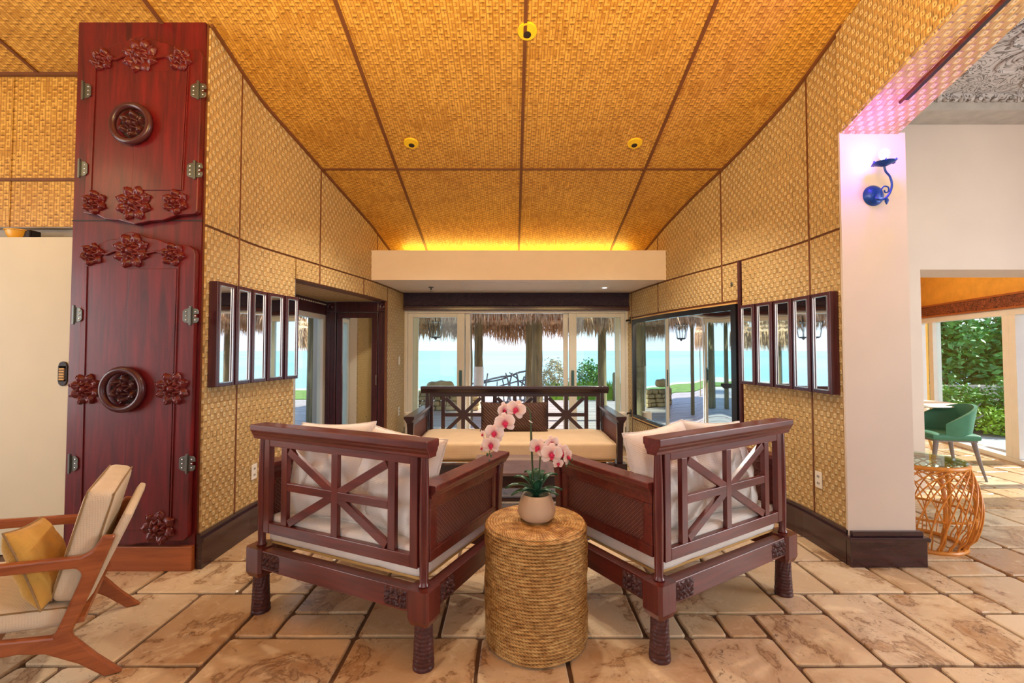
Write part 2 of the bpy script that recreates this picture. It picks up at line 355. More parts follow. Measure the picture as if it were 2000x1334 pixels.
M['grout'] = plain('grout', C(104, 78, 58), .8, var=.15, scale=20, bump=.3)
M['tile'] = tile_mat(); M['cane'] = cane_mat()
M['thatch'] = plain('thatch', C(200, 166, 130), .9, var=.4, scale=14)
M['post'] = wood('palm_post', C(86, 78, 56), C(150, 136, 98), .8, 'z', .6, bump=.6)
M['deck'] = wood('weathered_deck', C(160, 148, 146), C(204, 188, 178), .6, 'x', .5)
M['drift'] = plain('driftwood', C(116, 122, 130), .8, var=.3, scale=12)
M['rock'] = plain('coral_rock', C(184, 158, 116), .9, var=.35, scale=4, bump=.8, bscale=14)
M['bush'] = plain('foliage_green', C(84, 140, 46), .55, var=.45, scale=7)
M['bushd'] = plain('foliage_dark', C(84, 148, 66), .5, var=.5, scale=5)
M['bushs'] = plain('foliage_silver', C(170, 166, 130), .6, var=.3, scale=9)
M['grass'] = plain('grass_blades', C(128, 176, 48), .6, var=.35, scale=6)
M['palm'] = plain('palm_leaf', C(92, 132, 60), .5, var=.4, scale=8)
M['ground'] = plain('lawn', C(110, 140, 58), .9, var=.3, scale=3, bump=.5, bscale=40)
M['path'] = plain('grey_paving', C(168, 166, 164), .8, var=.08, bump=.2)
mm = NT('sea', .6, spec=.05); v = mm.coord(); x, y, z = mm.xyz(v)
mm.color(mm.ramp(mm.noise(mm.coord('Object', (.004, .03, 1)), 1, 4), [(.3, C(140, 184, 194)), (.7, C(168, 202, 206))])); mm.bump(mm.noise(mm.coord('Object', (.5, 1.6, 1)), 1, 4), .5, .12); M['sea'] = mm.m
mm = NT('pressed_tin', .6); v = mm.coord(); n1 = mm.noise(v, 3.5, 2, .5, 3.5); rg = mm.math('SINE', mm.math('MULTIPLY', n1, 42)); rg = mm.math('MULTIPLY', mm.math('SUBTRACT', rg, .55), 3, clamp=True)
mm.color(mm.mix(rg, C(196, 188, 180), C(120, 112, 104))); mm.bump(rg, .8, .01); M['tin'] = mm.m
M['fascia'] = plain('stone_fascia', C(176, 168, 156), .8, var=.12, scale=8, bump=.3)
M['ochre'] = plain('ochre_wall', C(226, 168, 66), .7, var=.1, scale=8)
mm = NT('carved_lintel', .5); v = mm.coord('Object'); rg = mm.noise(v, 22, 3, .6, 2.5); mm.color(mm.ramp(rg, [(.38, C(70, 30, 20)), (.6, C(158, 84, 52))])); mm.bump(rg, 1, .02); M['lintel'] = mm.m
mm = NT('carved_header', .45); v = mm.coord('Object'); rg = mm.noise(v, 26, 3, .6, 2.5); mm.color(mm.ramp(rg, [(.38, C(34, 22, 44)), (.62, C(66, 46, 66))])); mm.bump(rg, .9, .015); M['header'] = mm.m
M['blue'] = plain('blue_metal', C(20, 66, 150), .35, .3, bump=.5, bscale=60)
M['bulb'] = emit('lit_bulb', (1, .90, .97, 1), 6)
M['dlamp'] = plain('amber_reflector', C(244, 204, 40), .3); M['led'] = emit('led_strip', (1, .75, .2, 1), 4)
M['lantern'] = plain('lantern_metal', C(54, 58, 60), .4)
M['plastic'] = plain('white_plastic', C(232, 228, 216), .4, var=.02); M['slot'] = plain('dark_slot', C(40, 26, 22), .6); M['yellow'] = plain('yellow_bowl', C(230, 170, 50), .4)

# ---------------------------------------------------------------- geometry of the room
def curve(ys, xs):
    t = np.linspace(-1, 9, 2001); f = np.interp(t, ys, xs); k = np.exp(-np.linspace(-2, 2, 81)**2); k /= k.sum()
    g = np.convolve(np.pad(f, 40, 'edge'), k, 'valid')
    return lambda y: float(np.interp(y, t, g))
XL = curve([2.9, 3.6, 4.07, 4.5, 5.4, 6.1, 6.75, 8], [-2.02, -2.02, -1.93, -1.85, -1.68, -1.61, -1.58, -1.56])
XR = curve([2.9, 3.55, 4.0, 4.4, 4.8, 5.4, 6.0, 6.75, 8], [2.22, 2.22, 2.15, 2.07, 1.96, 1.84, 1.765, 1.70, 1.68])
CZ = lambda y: 4.438-.285*y
SEAM = 2.22
YD = 6.75
def wall_strip(mb, X, y0, y1, z0, z1, off0, off1, sgn, n=None):
    """slab following the curved wall; z0,z1 numbers or functions of y; off0 = face offset, off1 = back offset (away from the room)"""
    f0 = z0 if callable(z0) else (lambda y: z0); f1 = z1 if callable(z1) else (lambda y: z1)
    n = n or max(2, int((y1-y0)/.09)); ys = [y0+(y1-y0)*i/n for i in range(n+1)]; vs = []; uv = []
    s = 0; px = None
    for y in ys:
        x = X(y)
        if px is not None: s += math.hypot(x-px[0], y-px[1])
        px = (x, y); su = y0+s
        for off, zf in ((off0, f0), (off0, f1), (off1, f1), (off1, f0)):
            vs.append((x+sgn*off, y, zf(y))); uv.append((su, zf(y)))
    fs = []
    for i in range(n):
        for k in range(4):
            l = (k+1) % 4; q = (i*4+k, i*4+l, (i+1)*4+l, (i+1)*4+k); fs.append(q if sgn > 0 else q[::-1])
    fs += [(0, 1, 2, 3), (n*4+3, n*4+2, n*4+1, n*4)]
    return mb.add(vs, fs, uv)
def wall_panels(root, X, sgn, cells, gap=.009):
    for (y0, y1, z0, z1) in cells:
        f0 = z0 if callable(z0) else (lambda y, z0=z0: z0+gap); f1 = z1 if callable(z1) else (lambda y, z1=z1: z1-gap)
        wall_strip(MB(), X, y0+gap, y1-gap, f0, f1, -.012, .004, sgn).build('panel', M['matw'], root)
wl = MB()
CT = lambda y: CZ(y)+.06
for a in ((3.004, 4.07, 0, CT), (4.07, 5.95, 2.03, CT), (5.95, 6.9, 0, CT)): wall_strip(wl, XL, *a, 0, .14 if a[0] < 5.9 else .02, -1)
wall_left = wl.build('wall_left', M['back'], kind='structure')
CP = lambda y: CZ(y)-.03
wall_panels(wall_left, XL, -1, [(3.0, 3.37, SEAM, CP), (3.37, 4.42, SEAM, CP), (4.42, 5.6, SEAM, CP), (5.6, 6.74, SEAM, CP),
    (3.0, 3.37, .20, SEAM), (3.37, 4.07, .20, SEAM), (4.07, 4.42, 2.03, SEAM), (4.42, 5.25, 2.03, SEAM), (5.25, 5.95, 2.03, SEAM), (5.95, 6.74, .20, SEAM)])
wr_ = MB(); wall_strip(wr_, XR, 3.07, 6.9, 0, CT, 0, .14, 1)
wall_right = wr_.build('wall_right', M['back'], kind='structure')
wall_panels(wall_right, XR, 1, [(3.06, 3.40, SEAM, CP), (3.40, 4.46, SEAM, CP), (4.46, 5.65, SEAM, CP), (5.65, 6.74, SEAM, CP),
    (3.06, 3.40, .2, SEAM), (3.40, 4.20, .2, SEAM), (4.23, 4.46, 1.86, SEAM), (4.46, 5.65, 1.86, SEAM), (5.65, 6.55, 1.86, SEAM), (6.55, 6.74, .2, SEAM), (4.23, 5.2, .2, .44), (5.2, 6.0, .2, .44), (6.0, 6.55, .2, .44)])
for X_, sg_, root_, lines in ((XL, -1, wall_left, ((3.37, .22, CP), (4.42, SEAM, CP), (5.6, SEAM, CP), (4.42, 2.03, SEAM), (5.25, 2.03, SEAM), (5.95, .22, SEAM))), (XR, 1, wall_right, ((3.40, .22, CP), (4.46, SEAM, CP), (5.65, SEAM, CP), (4.46, 1.86, SEAM), (5.65, 1.86, SEAM), (6.55, .2, SEAM)))):
    for y_, za_, zb_ in lines: wall_strip(MB(), X_, y_-.008, y_+.008, za_, zb_, -.0145, -.002, sg_, 2).build('batten', M['back'], root_)
wall_strip(MB(), XR, 4.205, 4.225, .2, SEAM, -.03, .02, 1).build('door_edge_strip', M['dark'], wall_right)
for nm, X, sg, y0 in (('baseboard_left', XL, -1, 2.99), ('baseboard_right', XR, 1, 3.05)):
    mb = MB()
    rng = ((y0, 4.07), (5.95, 6.74)) if sg < 0 else ((y0, 6.74),)
    for a, b in rng:
        wall_strip(mb, X, a, b, 0, .165, -.035, 0, sg); wall_strip(mb, X, a, b, .165, .195, -.045, 0, sg); wall_strip(mb, X, a, b, .195, .225, -.025, 0, sg)
    mb.build(nm, M['base'], kind='structure')
for nm, X, sg in (('trim_1', XL, -1), ('trim_2', XR, 1)):
    wall_strip(MB(), X, 3.0, 6.7, lambda y: CZ(y)-.035, lambda y: CZ(y)-.008, -.03, -.013, sg).build(nm, M['back'], kind='structure')
mb = MB(); mb.box((-6.5, -2.6, 0), (6.25, -2.45, 5.4)); mb.build('wall_rear', M['white'], kind='structure')
MB().box((-6.6, -2.5, 0), (-6.45, 3.5, 5.4)).build('wall_side_left', M['white'], kind='structure')
MB().box((6.1, -2.5, 0), (6.25, 4.5, 3.9)).build('wall_side_right', M['white'], kind='structure')
# wall above the side opening (right), follows the roof slope towards the camera
BEAM = lambda y: 2.86+.355*(3.05-y); BX0 = lambda y: 2.20+.065*(3.05-y); BW = .385
mb = MB(); mb.hexa([(BX0(0), -.6, BEAM(-.6)), (BX0(0)+BW, -.6, BEAM(-.6)), (BX0(3.05)+BW, 3.06, BEAM(3.06)), (BX0(3.05), 3.06, BEAM(3.06)),
    (BX0(0), -.6, CZ(-.6)+.5), (BX0(0)+BW, -.6, CZ(-.6)+.5), (BX0(3.05)+BW, 3.06, CZ(3.06)+.5), (BX0(3.05), 3.06, CZ(3.06)+.5)])
header = mb.build('wall_header', M['white'], kind='structure')
def quadpanel(name, pts, th, nrm, mat, parent, uvs):
    nrm = Vector(nrm)*th; pts = [Vector(p) for p in pts]
    m = MB(); m.add(pts+[p-nrm for p in pts], [(0,1,2,3),(7,6,5,4),(0,4,5,1),(1,5,6,2),(2,6,7,3),(3,7,4,0)], uvs+uvs); return m.build(name, mat, parent)
for ya, yb in ((3.05, 2.2), (2.19, 1.0), (.99, -.5)):
    ps = [(BX0(ya)-.002, ya, BEAM(ya)), (BX0(yb)-.002, yb, BEAM(yb)), (BX0(yb)-.002, yb, CZ(yb)-.02), (BX0(ya)-.002, ya, CZ(ya)-.02)]
    quadpanel('panel', ps, .008, (1, 0, 0), M['matw'], header, [(p[1], p[2]) for p in ps])
    ps = [(BX0(ya), ya, BEAM(ya)-.001), (BX0(ya)+BW, ya, BEAM(ya)-.001), (BX0(yb)+BW, yb, BEAM(yb)-.001), (BX0(yb), yb, BEAM(yb)-.001)]
    quadpanel('panel', ps, .012, (0, 0, 1), M['matw'], header, [(p[0], p[1]) for p in ps])
def bpt(x, y, dz=0): return (BX0(y)+x, y, BEAM(y)-.013+dz)
mb = MB(); mb.bar(bpt(.20, 2.78, -.004), bpt(.20, .8, -.004), .028, .012, (0, 0, 1)); slot = mb.build('slot_diffuser', M['slot'], label='dark narrow linear air slot set in the woven underside of the opening beam', cat='air slot')
MB().bar(bpt(.178, 2.80, -.008), bpt(.178, .8, -.008), .01, .018, (0, 0, 1)).build('edge_strip', M['rose'], slot)
# ceiling
cb = MB(); cb.hexa([(-2.02, -2.5, CZ(-2.5)), (2.9, -2.5, CZ(-2.5)), (2.9, 6.9, CZ(6.9)), (-2.02, 6.9, CZ(6.9)), (-2.02, -2.5, CZ(-2.5)+.15), (2.9, -2.5, CZ(-2.5)+.15), (2.9, 6.9, CZ(6.9)+.15), (-2.02, 6.9, CZ(6.9)+.15)])
cb.hexa([(-6.5, -2.5, CZ(-2.5)), (-2.02, -2.5, CZ(-2.5)), (-2.02, 3.6, CZ(3.6)), (-6.5, 3.6, CZ(3.6)), (-6.5, -2.5, CZ(-2.5)+.15), (-2.02, -2.5, CZ(-2.5)+.15), (-2.02, 3.6, CZ(3.6)+.15), (-6.5, 3.6, CZ(3.6)+.15)])
ceiling = cb.build('ceiling', M['back'], kind='structure')
XS = [.089+1.206*k for k in range(-5, 2)]; XS = [-6.4]+[x for x in XS if x > -6.3]+[2.3]
for y0, y1 in ((-.27, 2.08), (2.08, 4.43), (4.43, 6.74)):
    for x0, x1 in zip(XS[:-1], XS[1:]):
        ya, yb = y0+.005, y1-.005
        if x1 < -2.0 and y0 > 3: continue
        if x1 < -2.0 and y1 > 3.5: yb = 3.38
        a, b = x0+.005, x1-.005
        if y0 > 3: a = max(a, -1.98); b = min(b, 2.16)
        ps = [(a, ya, CZ(ya)-.012), (a, yb, CZ(yb)-.012), (b, yb, CZ(yb)-.012), (b, ya, CZ(ya)-.012)]
        quadpanel('panel', ps, .01, (0, 0, -1), M['matc'], ceiling, [(p[0], p[1]) for p in ps])
for x in XS[1:-1]:
    yb = 6.7 if x > -1.9 else 3.36
    MB().bar((x, -.2, CZ(-.2)-.016), (x, yb, CZ(yb)-.016), .024, .014, (0, 0, 1)).build('batten', M['back'], ceiling)
MB().bar((-1.86, 4.43, CZ(4.43)-.016), (2.04, 4.43, CZ(4.43)-.016), .024, .014, (0, 0, 1)).build('batten', M['back'], ceiling)
# downlights
nC = Vector((0, -.285, -1)).normalized()
for px, py, lab in ((1030, 60, 'large near recessed amber downlight on the middle ceiling seam'), (803, 279, 'small amber downlight left of the middle ceiling seam'), (1240, 279, 'small amber downlight right of the middle ceiling seam')):
    d = P(px, py, 1.0)-Vector((0, 0, EYE)); k = (4.438-.012-EYE)/(d.z+.285*d.y); c = Vector((0, 0, EYE))+d*k
    q = Vector((0, 0, 1)).rotation_difference(nC).to_matrix().to_4x4(); Mx = q
    t = thing('downlight', lab, 'ceiling light', c); rr = .066
    MB().lathe([(rr, -.002), (rr, .006), (rr*.95, .012), (rr*.74, .012), (rr*.70, .008)], 36, M=Mx).build('trim_ring', M['dlamp'], t, smooth=True)
    MB().lathe([(rr*.72, .010), (rr*.6, .006), (rr*.3, .003), (0, .002)], 30, M=Mx).build('reflector', M['dlamp'], t, smooth=True)
    light('SPOT', 'downlight_lamp', c+nC*.05, 110, (1, .90, .76), .05, target=c+Vector((0, 0, -1)), spot=R(115))
    Mo = Mx @ Matrix.Translation((0, -.022, .006)); MB().lathe([(.028, -.002), (.026, .005), (0, .007)], 20, M=Mo).build('lamp', M['slot'], t, smooth=True)
# back wall, soffit, header
mb = MB(); mb.box((-1.75, YD, 2.225), (1.85, YD+.16, 2.7)); mb.box((-1.75, YD, 1.99), (-1.57, YD+.16, 2.23)); mb.box((1.69, YD, 1.99), (1.85, YD+.16, 2.23))
mb.build('wall_back', M['white'], kind='structure')
MB().box((-2.62, 6.07, 0), (-1.74, 6.91, 2.7)).build('wall_niche_back', M['white'], kind='structure')
SY = 5.47
mb = MB(); mb.prism([(XL(y)+.015, y) for y in np.linspace(SY+.3, YD-.001, 9)][::1]+[(XR(y)-.015, y) for y in np.linspace(YD-.001, SY+.3, 9)], 2.2325, 2.26, axis='z')
mb.box((-1.68, SY, 2.2325), (1.825, SY+.31, 2.26))
mb.box((-1.70, SY-.035, 2.2315), (1.86, SY, 2.585)); sof = mb.build('trim_3', M['soffit'], kind='structure')
MB().box((-1.55, 5.93, 2.262), (1.6, 5.96, 2.29)).build('led_strip', M['led'], sof)
mb = MB(); mb.bar((-.62, 5.62, 2.231), (.95, 5.62, 2.231), .02, .006, (0, 0, 1)); mb.bar((-.62, 6.3, 2.231), (.95, 6.3, 2.231), .012, .006, (0, 0, 1)); mb.bar((-.62, 5.62, 2.231), (-.62, 6.3, 2.231), .012, .006, (0, 0, 1)); mb.bar((.95, 5.62, 2.231), (.95, 6.3, 2.231), .012, .006, (0, 0, 1))
mb.build('access_hatch', M['frame'], sof)
c = P(842, 562, 6.05); t = thing('sprinkler', 'small chrome sprinkler head under the white soffit, left end', 'sprinkler', (c.x, c.y, 2.232))
MB().lathe([(.035, 0), (.035, -.008), (.012, -.012), (.012, -.04), (0, -.042)][::-1], 16).build('plate', M['iron'], t, smooth=True); MB().lathe([(0, -.062), (.022, -.06), (.022, -.056), (0, -.054)], 14).build('deflector', M['silver'], t, smooth=True); MB().tube([(.012, 0, -.04), (.018, 0, -.05), (.005, 0, -.06)], .003, 5).build('arm', M['silver'], t)
c = P(1181, 562, 6.05); light('SPOT', 'soffit_lamp', (c.x, c.y, 2.2), 30, (1, .88, .7), .04, target=(c.x, c.y, 0), spot=R(120)); t = thing('downlight', 'small warm downlight under the white soffit, right end', 'ceiling light', (c.x, c.y, 2.232))
MB().lathe([(.03, -.012), (.05, -.014), (.06, -.006), (.06, 0)], 24).build('trim_ring', M['plastic'], t, smooth=True); MB().lathe([(0, -.013), (.03, -.0125), (.03, -.01)], 20).build('lamp', M['bulb'], t, smooth=True)
mb = MB(); mb.box((-1.57, 6.66, 2.03), (1.70, 6.75, 2.232)); hd = mb.build('trim_4', M['header'], kind='structure')
mb = MB(); mb.box((-1.57, 6.635, 2.015), (1.70, 6.75, 2.03)); mb.box((-1.57, 6.62, 1.975), (1.70, 6.75, 1.99)); mb.box((-1.57, 6.65, 1.99), (1.70, 6.75, 2.015)); mb.build('lower_moulding', M['dark'], hd, bevel=.004)
mb = MB()
for i in range(80): mb.lathe([(0, -.006), (.014, -.004), (.018, 0)], 8, c=(-1.55+i*.041, 6.653, 2.045))
mb.build('beading', M['header'], hd, kind='stuff')
# sliding doors
def sash(name, x0, x1, y, z0, z1, wl, wr, wt, wb, glass, label, cat, parent=None):
    t = thing(name, label, cat, ((x0+x1)/2, y, z0)); hw = (x1-x0)/2; h = z1-z0
    mb = MB(); mb.box((-hw, -.022, 0), (-hw+wl, .022, h)); mb.box((hw-wr, -.022, 0), (hw, .022, h)); mb.box((-hw+wl, -.02, h-wt), (hw-wr, .02, h)); mb.box((-hw+wl, -.02, 0), (hw-wr, .02, wb))
    mb.build('sash_frame', M['frame'], t, bevel=.004); MB().box((-hw+wl, -.004, wb), (hw-wr, .004, h-wt)).build('pane', M['glass'], t); return t
d1 = thing('window_1', None, None, (0, YD+.02, 0)); tag(d1, kind='structure')
mb = MB(); mb.box((-1.575, -.05, 0), (-1.53, .12, 1.975)); mb.box((1.66, -.05, 0), (1.705, .12, 1.975)); mb.box((-1.53, -.05, 1.945), (1.66, .12, 1.975)); mb.box((-1.53, -.06, 0), (1.66, .14, .025)); mb.build('outer_frame', M['frame'], d1, bevel=.004)
mb = MB(); mb.box((-1.53, .02, .025), (1.66, .03, .035)); mb.box((-1.53, .07, .025), (1.66, .08, .035)); mb.build('track', M['silver'], d1)
lsash = sash('sliding_door', -1.53, -.70, YD+.05, .035, 1.945, .07, .11, .06, .09, True, 'closed white-framed sliding glass door left of the open gap', 'door')
rsash = sash('sliding_door', .84, 1.66, YD+.05, .035, 1.945, .11, .06, .06, .09, True, 'closed white-framed sliding glass door right of the open gap', 'door')
sash('sliding_door', .76, 1.60, YD+.10, .035, 1.945, .07, .07, .06, .09, True, 'second white glass door slid open behind the right one', 'door')
sash('sliding_door', -1.46, -.62, YD+.10, .035, 1.945, .07, .07, .06, .09, True, 'second white glass door slid open behind the left one', 'door')
for sh, xx in ((lsash, .36), (rsash, -.36)):
    mb = MB(); mb.box((xx-.02, -.05, .82), (xx+.02, -.022, 1.07)); mb.box((xx-.012, -.07, .85), (xx+.012, -.05, 1.04)); mb.build('handle', M['teal'], sh, bevel=.004)
# niche in the left wall
nf = MB(); nf.box((-2.62, 4.07, 2.05), (-2.02, 6.1, 2.62)); nf.box((-2.62, 3.93, 0), (-2.02, 4.05, 2.62)); nf.box((-2.55, 4.05, 0), (-2.43, 5.14, 2.05)); nf.build('wall_niche', M['white'], kind='structure')
nic = bpy.data.objects['wall_niche']
mb = MB(); vs = []; ys = np.linspace(4.07, 5.95, 12)
mb.add([(XL(y)-.0, y, 2.032) for y in ys]+[(-2.43, y, 2.032) for y in ys]+[(XL(y)-.0, y, 2.046) for y in ys]+[(-2.43, y, 2.046) for y in ys],
       [(i, i+1, 13+i, 12+i) for i in range(11)]+[(24+i, 36+i, 37+i, 25+i) for i in range(11)], [(XL(y), y) for y in ys]+[(-2.43, y) for y in ys]+[(0.01, .01)]*24)
mb.build('soffit_panel', M['matw'], nic)
mb = MB(); mb.add([(-2.425, 4.075, .1), (-2.0, 4.075, .1), (-2.0, 4.075, 2.02), (-2.425, 4.075, 2.02), (-2.425, 4.052, .1), (-2.0, 4.052, .1), (-2.0, 4.052, 2.02), (-2.425, 4.052, 2.02)], [(0,1,2,3)[::-1],(4,5,6,7),(0,4,5,1),(3,2,6,7)], [(-2.4, .1), (-2, .1), (-2, 2), (-2.4, 2)]*2); mb.build('panel', M['matw'], nic)
mb = MB(); mb.add([(-2.422, 4.08, .1), (-2.422, 4.8, .1), (-2.422, 4.8, 2.02), (-2.422, 4.08, 2.02), (-2.43, 4.08, .1), (-2.43, 4.8, .1), (-2.43, 4.8, 2.02), (-2.43, 4.08, 2.02)], [(0,1,2,3),(7,6,5,4),(1,5,6,2)], [(4.08, .1), (4.8, .1), (4.8, 2), (4.08, 2)]*2); mb.build('panel', M['matw'], nic)
mb = MB(); mb.bar((-1.93+.0, 4.066, .2), (-1.93, 4.066, 2.03), .012, .03, (0, 1, 0)); mb.build('edge_strip', M['silver'], nic)
t = thing('window_2', None, None, (-2.47, 5.14, 0)); tag(t, kind='structure')
mb = MB(); mb.box((-.04, 0, 0), (.035, .06, 1.86)); mb.box((-.04, .80, 0), (.035, .90, 1.86)); mb.box((-.04, .06, 1.80), (.035, .80, 1.86)); mb.box((-.04, .06, 0), (.035, .80, .06)); mb.build('window_frame', M['frame'], t, bevel=.004)
MB().box((-.004, .06, .06), (.004, .80, 1.80)).build('pane', M['glass'], t)
mb = MB(); mb.box((-.05, 0, 1.86), (.04, .9, 2.03)); mb.build('window_header', M['dark'], t)
mb = MB()
for i in range(14): mb.box((.04, .03+i*.062, 1.985), (.048, .06+i*.062, 2.0))
mb.build('bead_row', M['plastic'], t, kind='stuff')
# wood-framed mirror door in the niche
t = thing('mirror_door', 'tall dark wood framed mirror door standing inside the left wall niche', 'mirror', (-2.02, 6.0, 0)); hw = .405
mb = MB(); mb.box((-hw, 0, 0), (-hw+.13, .06, 1.9)); mb.box((hw-.13, 0, 0), (hw, .06, 1.9)); mb.box((-hw+.13, 0, 1.9), (hw-.13, .06, 2.03)); mb.build('outer_frame', M['dark'], t, bevel=.006)
mb = MB(); mb.box((-hw+.04, -.012, 0), (-hw+.06, 0, 1.9)); mb.box((hw-.06, -.012, 0), (hw-.04, 0, 1.9)); mb.box((-hw+.09, -.008, 0), (-hw+.1, 0, 1.9)); mb.box((hw-.1, -.008, 0), (hw-.09, 0, 1.9)); mb.build('reed_moulding', M['dark'], t)
mb = MB(); mb.box((-hw+.14, .005, 0), (-hw+.215, .055, 1.82)); mb.box((hw-.215, .005, 0), (hw-.14, .055, 1.82)); mb.box((-hw+.14, .005, 1.82), (hw-.14, .055, 1.89)); mb.build('door_stile', M['dark'], t, bevel=.006)
MB().box((-hw+.215, .02, .1), (hw-.215, .03, 1.82)).build('mirror_glass', M['amirror'], t)
MB().box((-hw+.215, .01, 0), (hw-.215, .05, .1)).build('bottom_rail', M['dark'], t)
for sx_ in (-hw+.065, hw-.065):
    m2 = MB(); m2.box((sx_-.06, -.012, 1.905), (sx_+.06, 0, 2.025)); bl = m2.build('corner_block', M['dark'], t, bevel=.005)
    MB().lathe([(0, -.022), (.02, -.02), (.03, -.012), (.042, -.016), (.048, -.01)], 20, M=Matrix.Translation((sx_, 0, 1.965)) @ Matrix.Rotation(R(-90), 4, 'X') @ Matrix.Scale(1, 4)).build('rosette', M['dark'], bl, smooth=True)
MB().box((hw-.15, -.02, .95), (hw-.142, 0, 1.08)).build('latch', M['silver'], t)
# side region left of the column
mb = MB(); mb.box((-6.5, 3.20, 0), (-2.86, 3.26, 2.19)); wp = mb.build('wall_partition', M['cream'], kind='structure')
mb = MB(); mb.box((-6.5, 3.40, 2.31), (-2.18, 3.5, 3.6)); mb.box((-6.5, 3.46, 0), (-2.18, 3.56, 2.4)); wb = mb.build('wall_bar', M['fascia'], kind='structure')
for x0, x1 in ((-6.4, -4.9), (-4.89, -3.73), (-3.72, -2.5)):
    for z0, z1 in ((2.315, 2.66), (2.67, 3.475)):
        ps = [(x0, 3.39, z0), (x1, 3.39, z0), (x1, 3.39, z1), (x0, 3.39, z1)]; quadpanel('panel', ps, .012, (0, -1, 0), M['matc'], wb, [(p[0], p[2]) for p in ps])
MB().box((-6.4, 3.375, 2.655), (-2.5, 3.392, 2.675)).build('batten', M['back'], wb); MB().box((-6.4, 3.36, 3.445), (-2.5, 3.392, 3.475)).build('batten', M['back'], wb)
c = P(38, 460, 3.33); t = thing('bowl', 'small yellow bowl on top of the cream partition', 'bowl', (c.x, 3.335, 2.187)); MB().box((-6.4, 3.262, 2.14), (-2.9, 3.458, 2.185)).build('ledge', M['fascia'], wb)
MB().lathe([(.04, 0), (.07, .04), (.078, .075), (.074, .075), (.05, .04), (0, .01)], 24).build('body', M['yellow'], t, smooth=True); MB().lathe([(.073, .073), (.084, .075), (.084, .082), (.073, .083)], 24).build('rim', M['yellow'], t, smooth=True)
c = P(53, 455, 3.33); t = thing('speaker_box', 'small black box beside the yellow bowl on the partition', 'box', (c.x, 3.345, 2.187)); MB().box((-.05, -.04, 0), (.05, .04, .085)).build('body', M['black'], t, bevel=.008); MB().box((-.042, -.043, .012), (.042, -.039, .075)).build('grille', M['slot'], t)
c = P(122, 730, 3.19); t = thing('wall_switch', 'ornate dark wall plate with yellowed switches on the cream partition', 'switch', (c.x, 3.2, c.z))
mb = MB(); mb.box((-.032, -.012, -.055), (.032, 0, .055)); mb.lathe([(.03, -.012), (.03, .0)], 12, M=Matrix.Translation((0, 0, .055)) @ Matrix.Rotation(R(-90), 4, 'X')); mb.lathe([(.03, -.0), (.03, .012)], 12, M=Matrix.Translation((0, 0, -.055)) @ Matrix.Rotation(R(90), 4, 'X')); mb.build('plate', M['slot'], t, bevel=.003)
for i in range(5): MB().box((-.018, -.020, -.045+i*.018), (.018, -.012, -.032+i*.018)).build('switch', M['ply'], t, bevel=.002)
# red column with its carved door panels
CX0, CX1, CY = -2.872, -2.03, 2.99
mb = MB(); mb.hexa([(CX0, CY, .06), (CX1, CY, .06), (CX1, CY+.21, .06), (CX0, CY+.21, .06), (CX0, CY, CZ(CY)-.01), (CX1, CY, CZ(CY)-.01), (CX1, CY+.2, CZ(CY+.2)-.01), (CX0, CY+.2, CZ(CY+.2)-.01)])
colm = mb.build('wall_column', M['red'], kind='structure')
MB().box((CX0+.3, CY-.03, 0), (CX1, CY+.01, .155)).build('base_plank', M['plank'], colm, bevel=.004)
mb = MB(); z = P(200, 431, CY).z; mb.box((CX0-.004, CY-.004, z-.004), (CX1+.004, CY+.01, z+.004)); mb.build('joint_line', M['slot'], colm)
def rosette(R0, lobes=6, h=.03, seed=0, sx=1, sz=1):
    """carved flower relief in local x,z standing out along -y"""
    rs = random.Random(seed); ph = rs.random()*6; mb = MB(); nr, na = 20, 96
    def f(u, v):
        r = v; a = u*2*PI
        out = 1+.11*math.cos(lobes*a+ph)+.03*math.cos(lobes*3*a+ph*3)
        q = 0
        if r < .22: q = math.sqrt(max(0, 1-(r/.22)**2))*.55+.45
        elif r < .55: q = .35+.50*abs(math.sin(lobes*a/2+ph/2))*math.sin(PI*min(1, (r-.22)/.33))
        elif r < 1: q = .15+.55*abs(math.cos(lobes*a/2+ph/2))*math.sin(PI*(r-.5)/.5)
        if r > .96: q = 0
        return (R0*r*out*math.cos(a)*sx, -h*q, R0*r*out*math.sin(a)*sz)
    mb.grid(f, na, nr); 
    for k in range(lobes):                       # curled leaf tips
        a = 2*PI*k/lobes-ph/lobes; c = Vector((math.cos(a)*R0*.88*sx, -h*.4, math.sin(a)*R0*.88*sz)); pts = []
        for i in range(9):
            b = a+i*.75; rr = R0*.15*(1-i*.09); pts.append(c+Vector((math.cos(b)*rr, -h*.15, math.sin(b)*rr)))
        mb.tube(pts, [R0*.045*(1-i*.06) for i in range(9)], 6)
    return mb
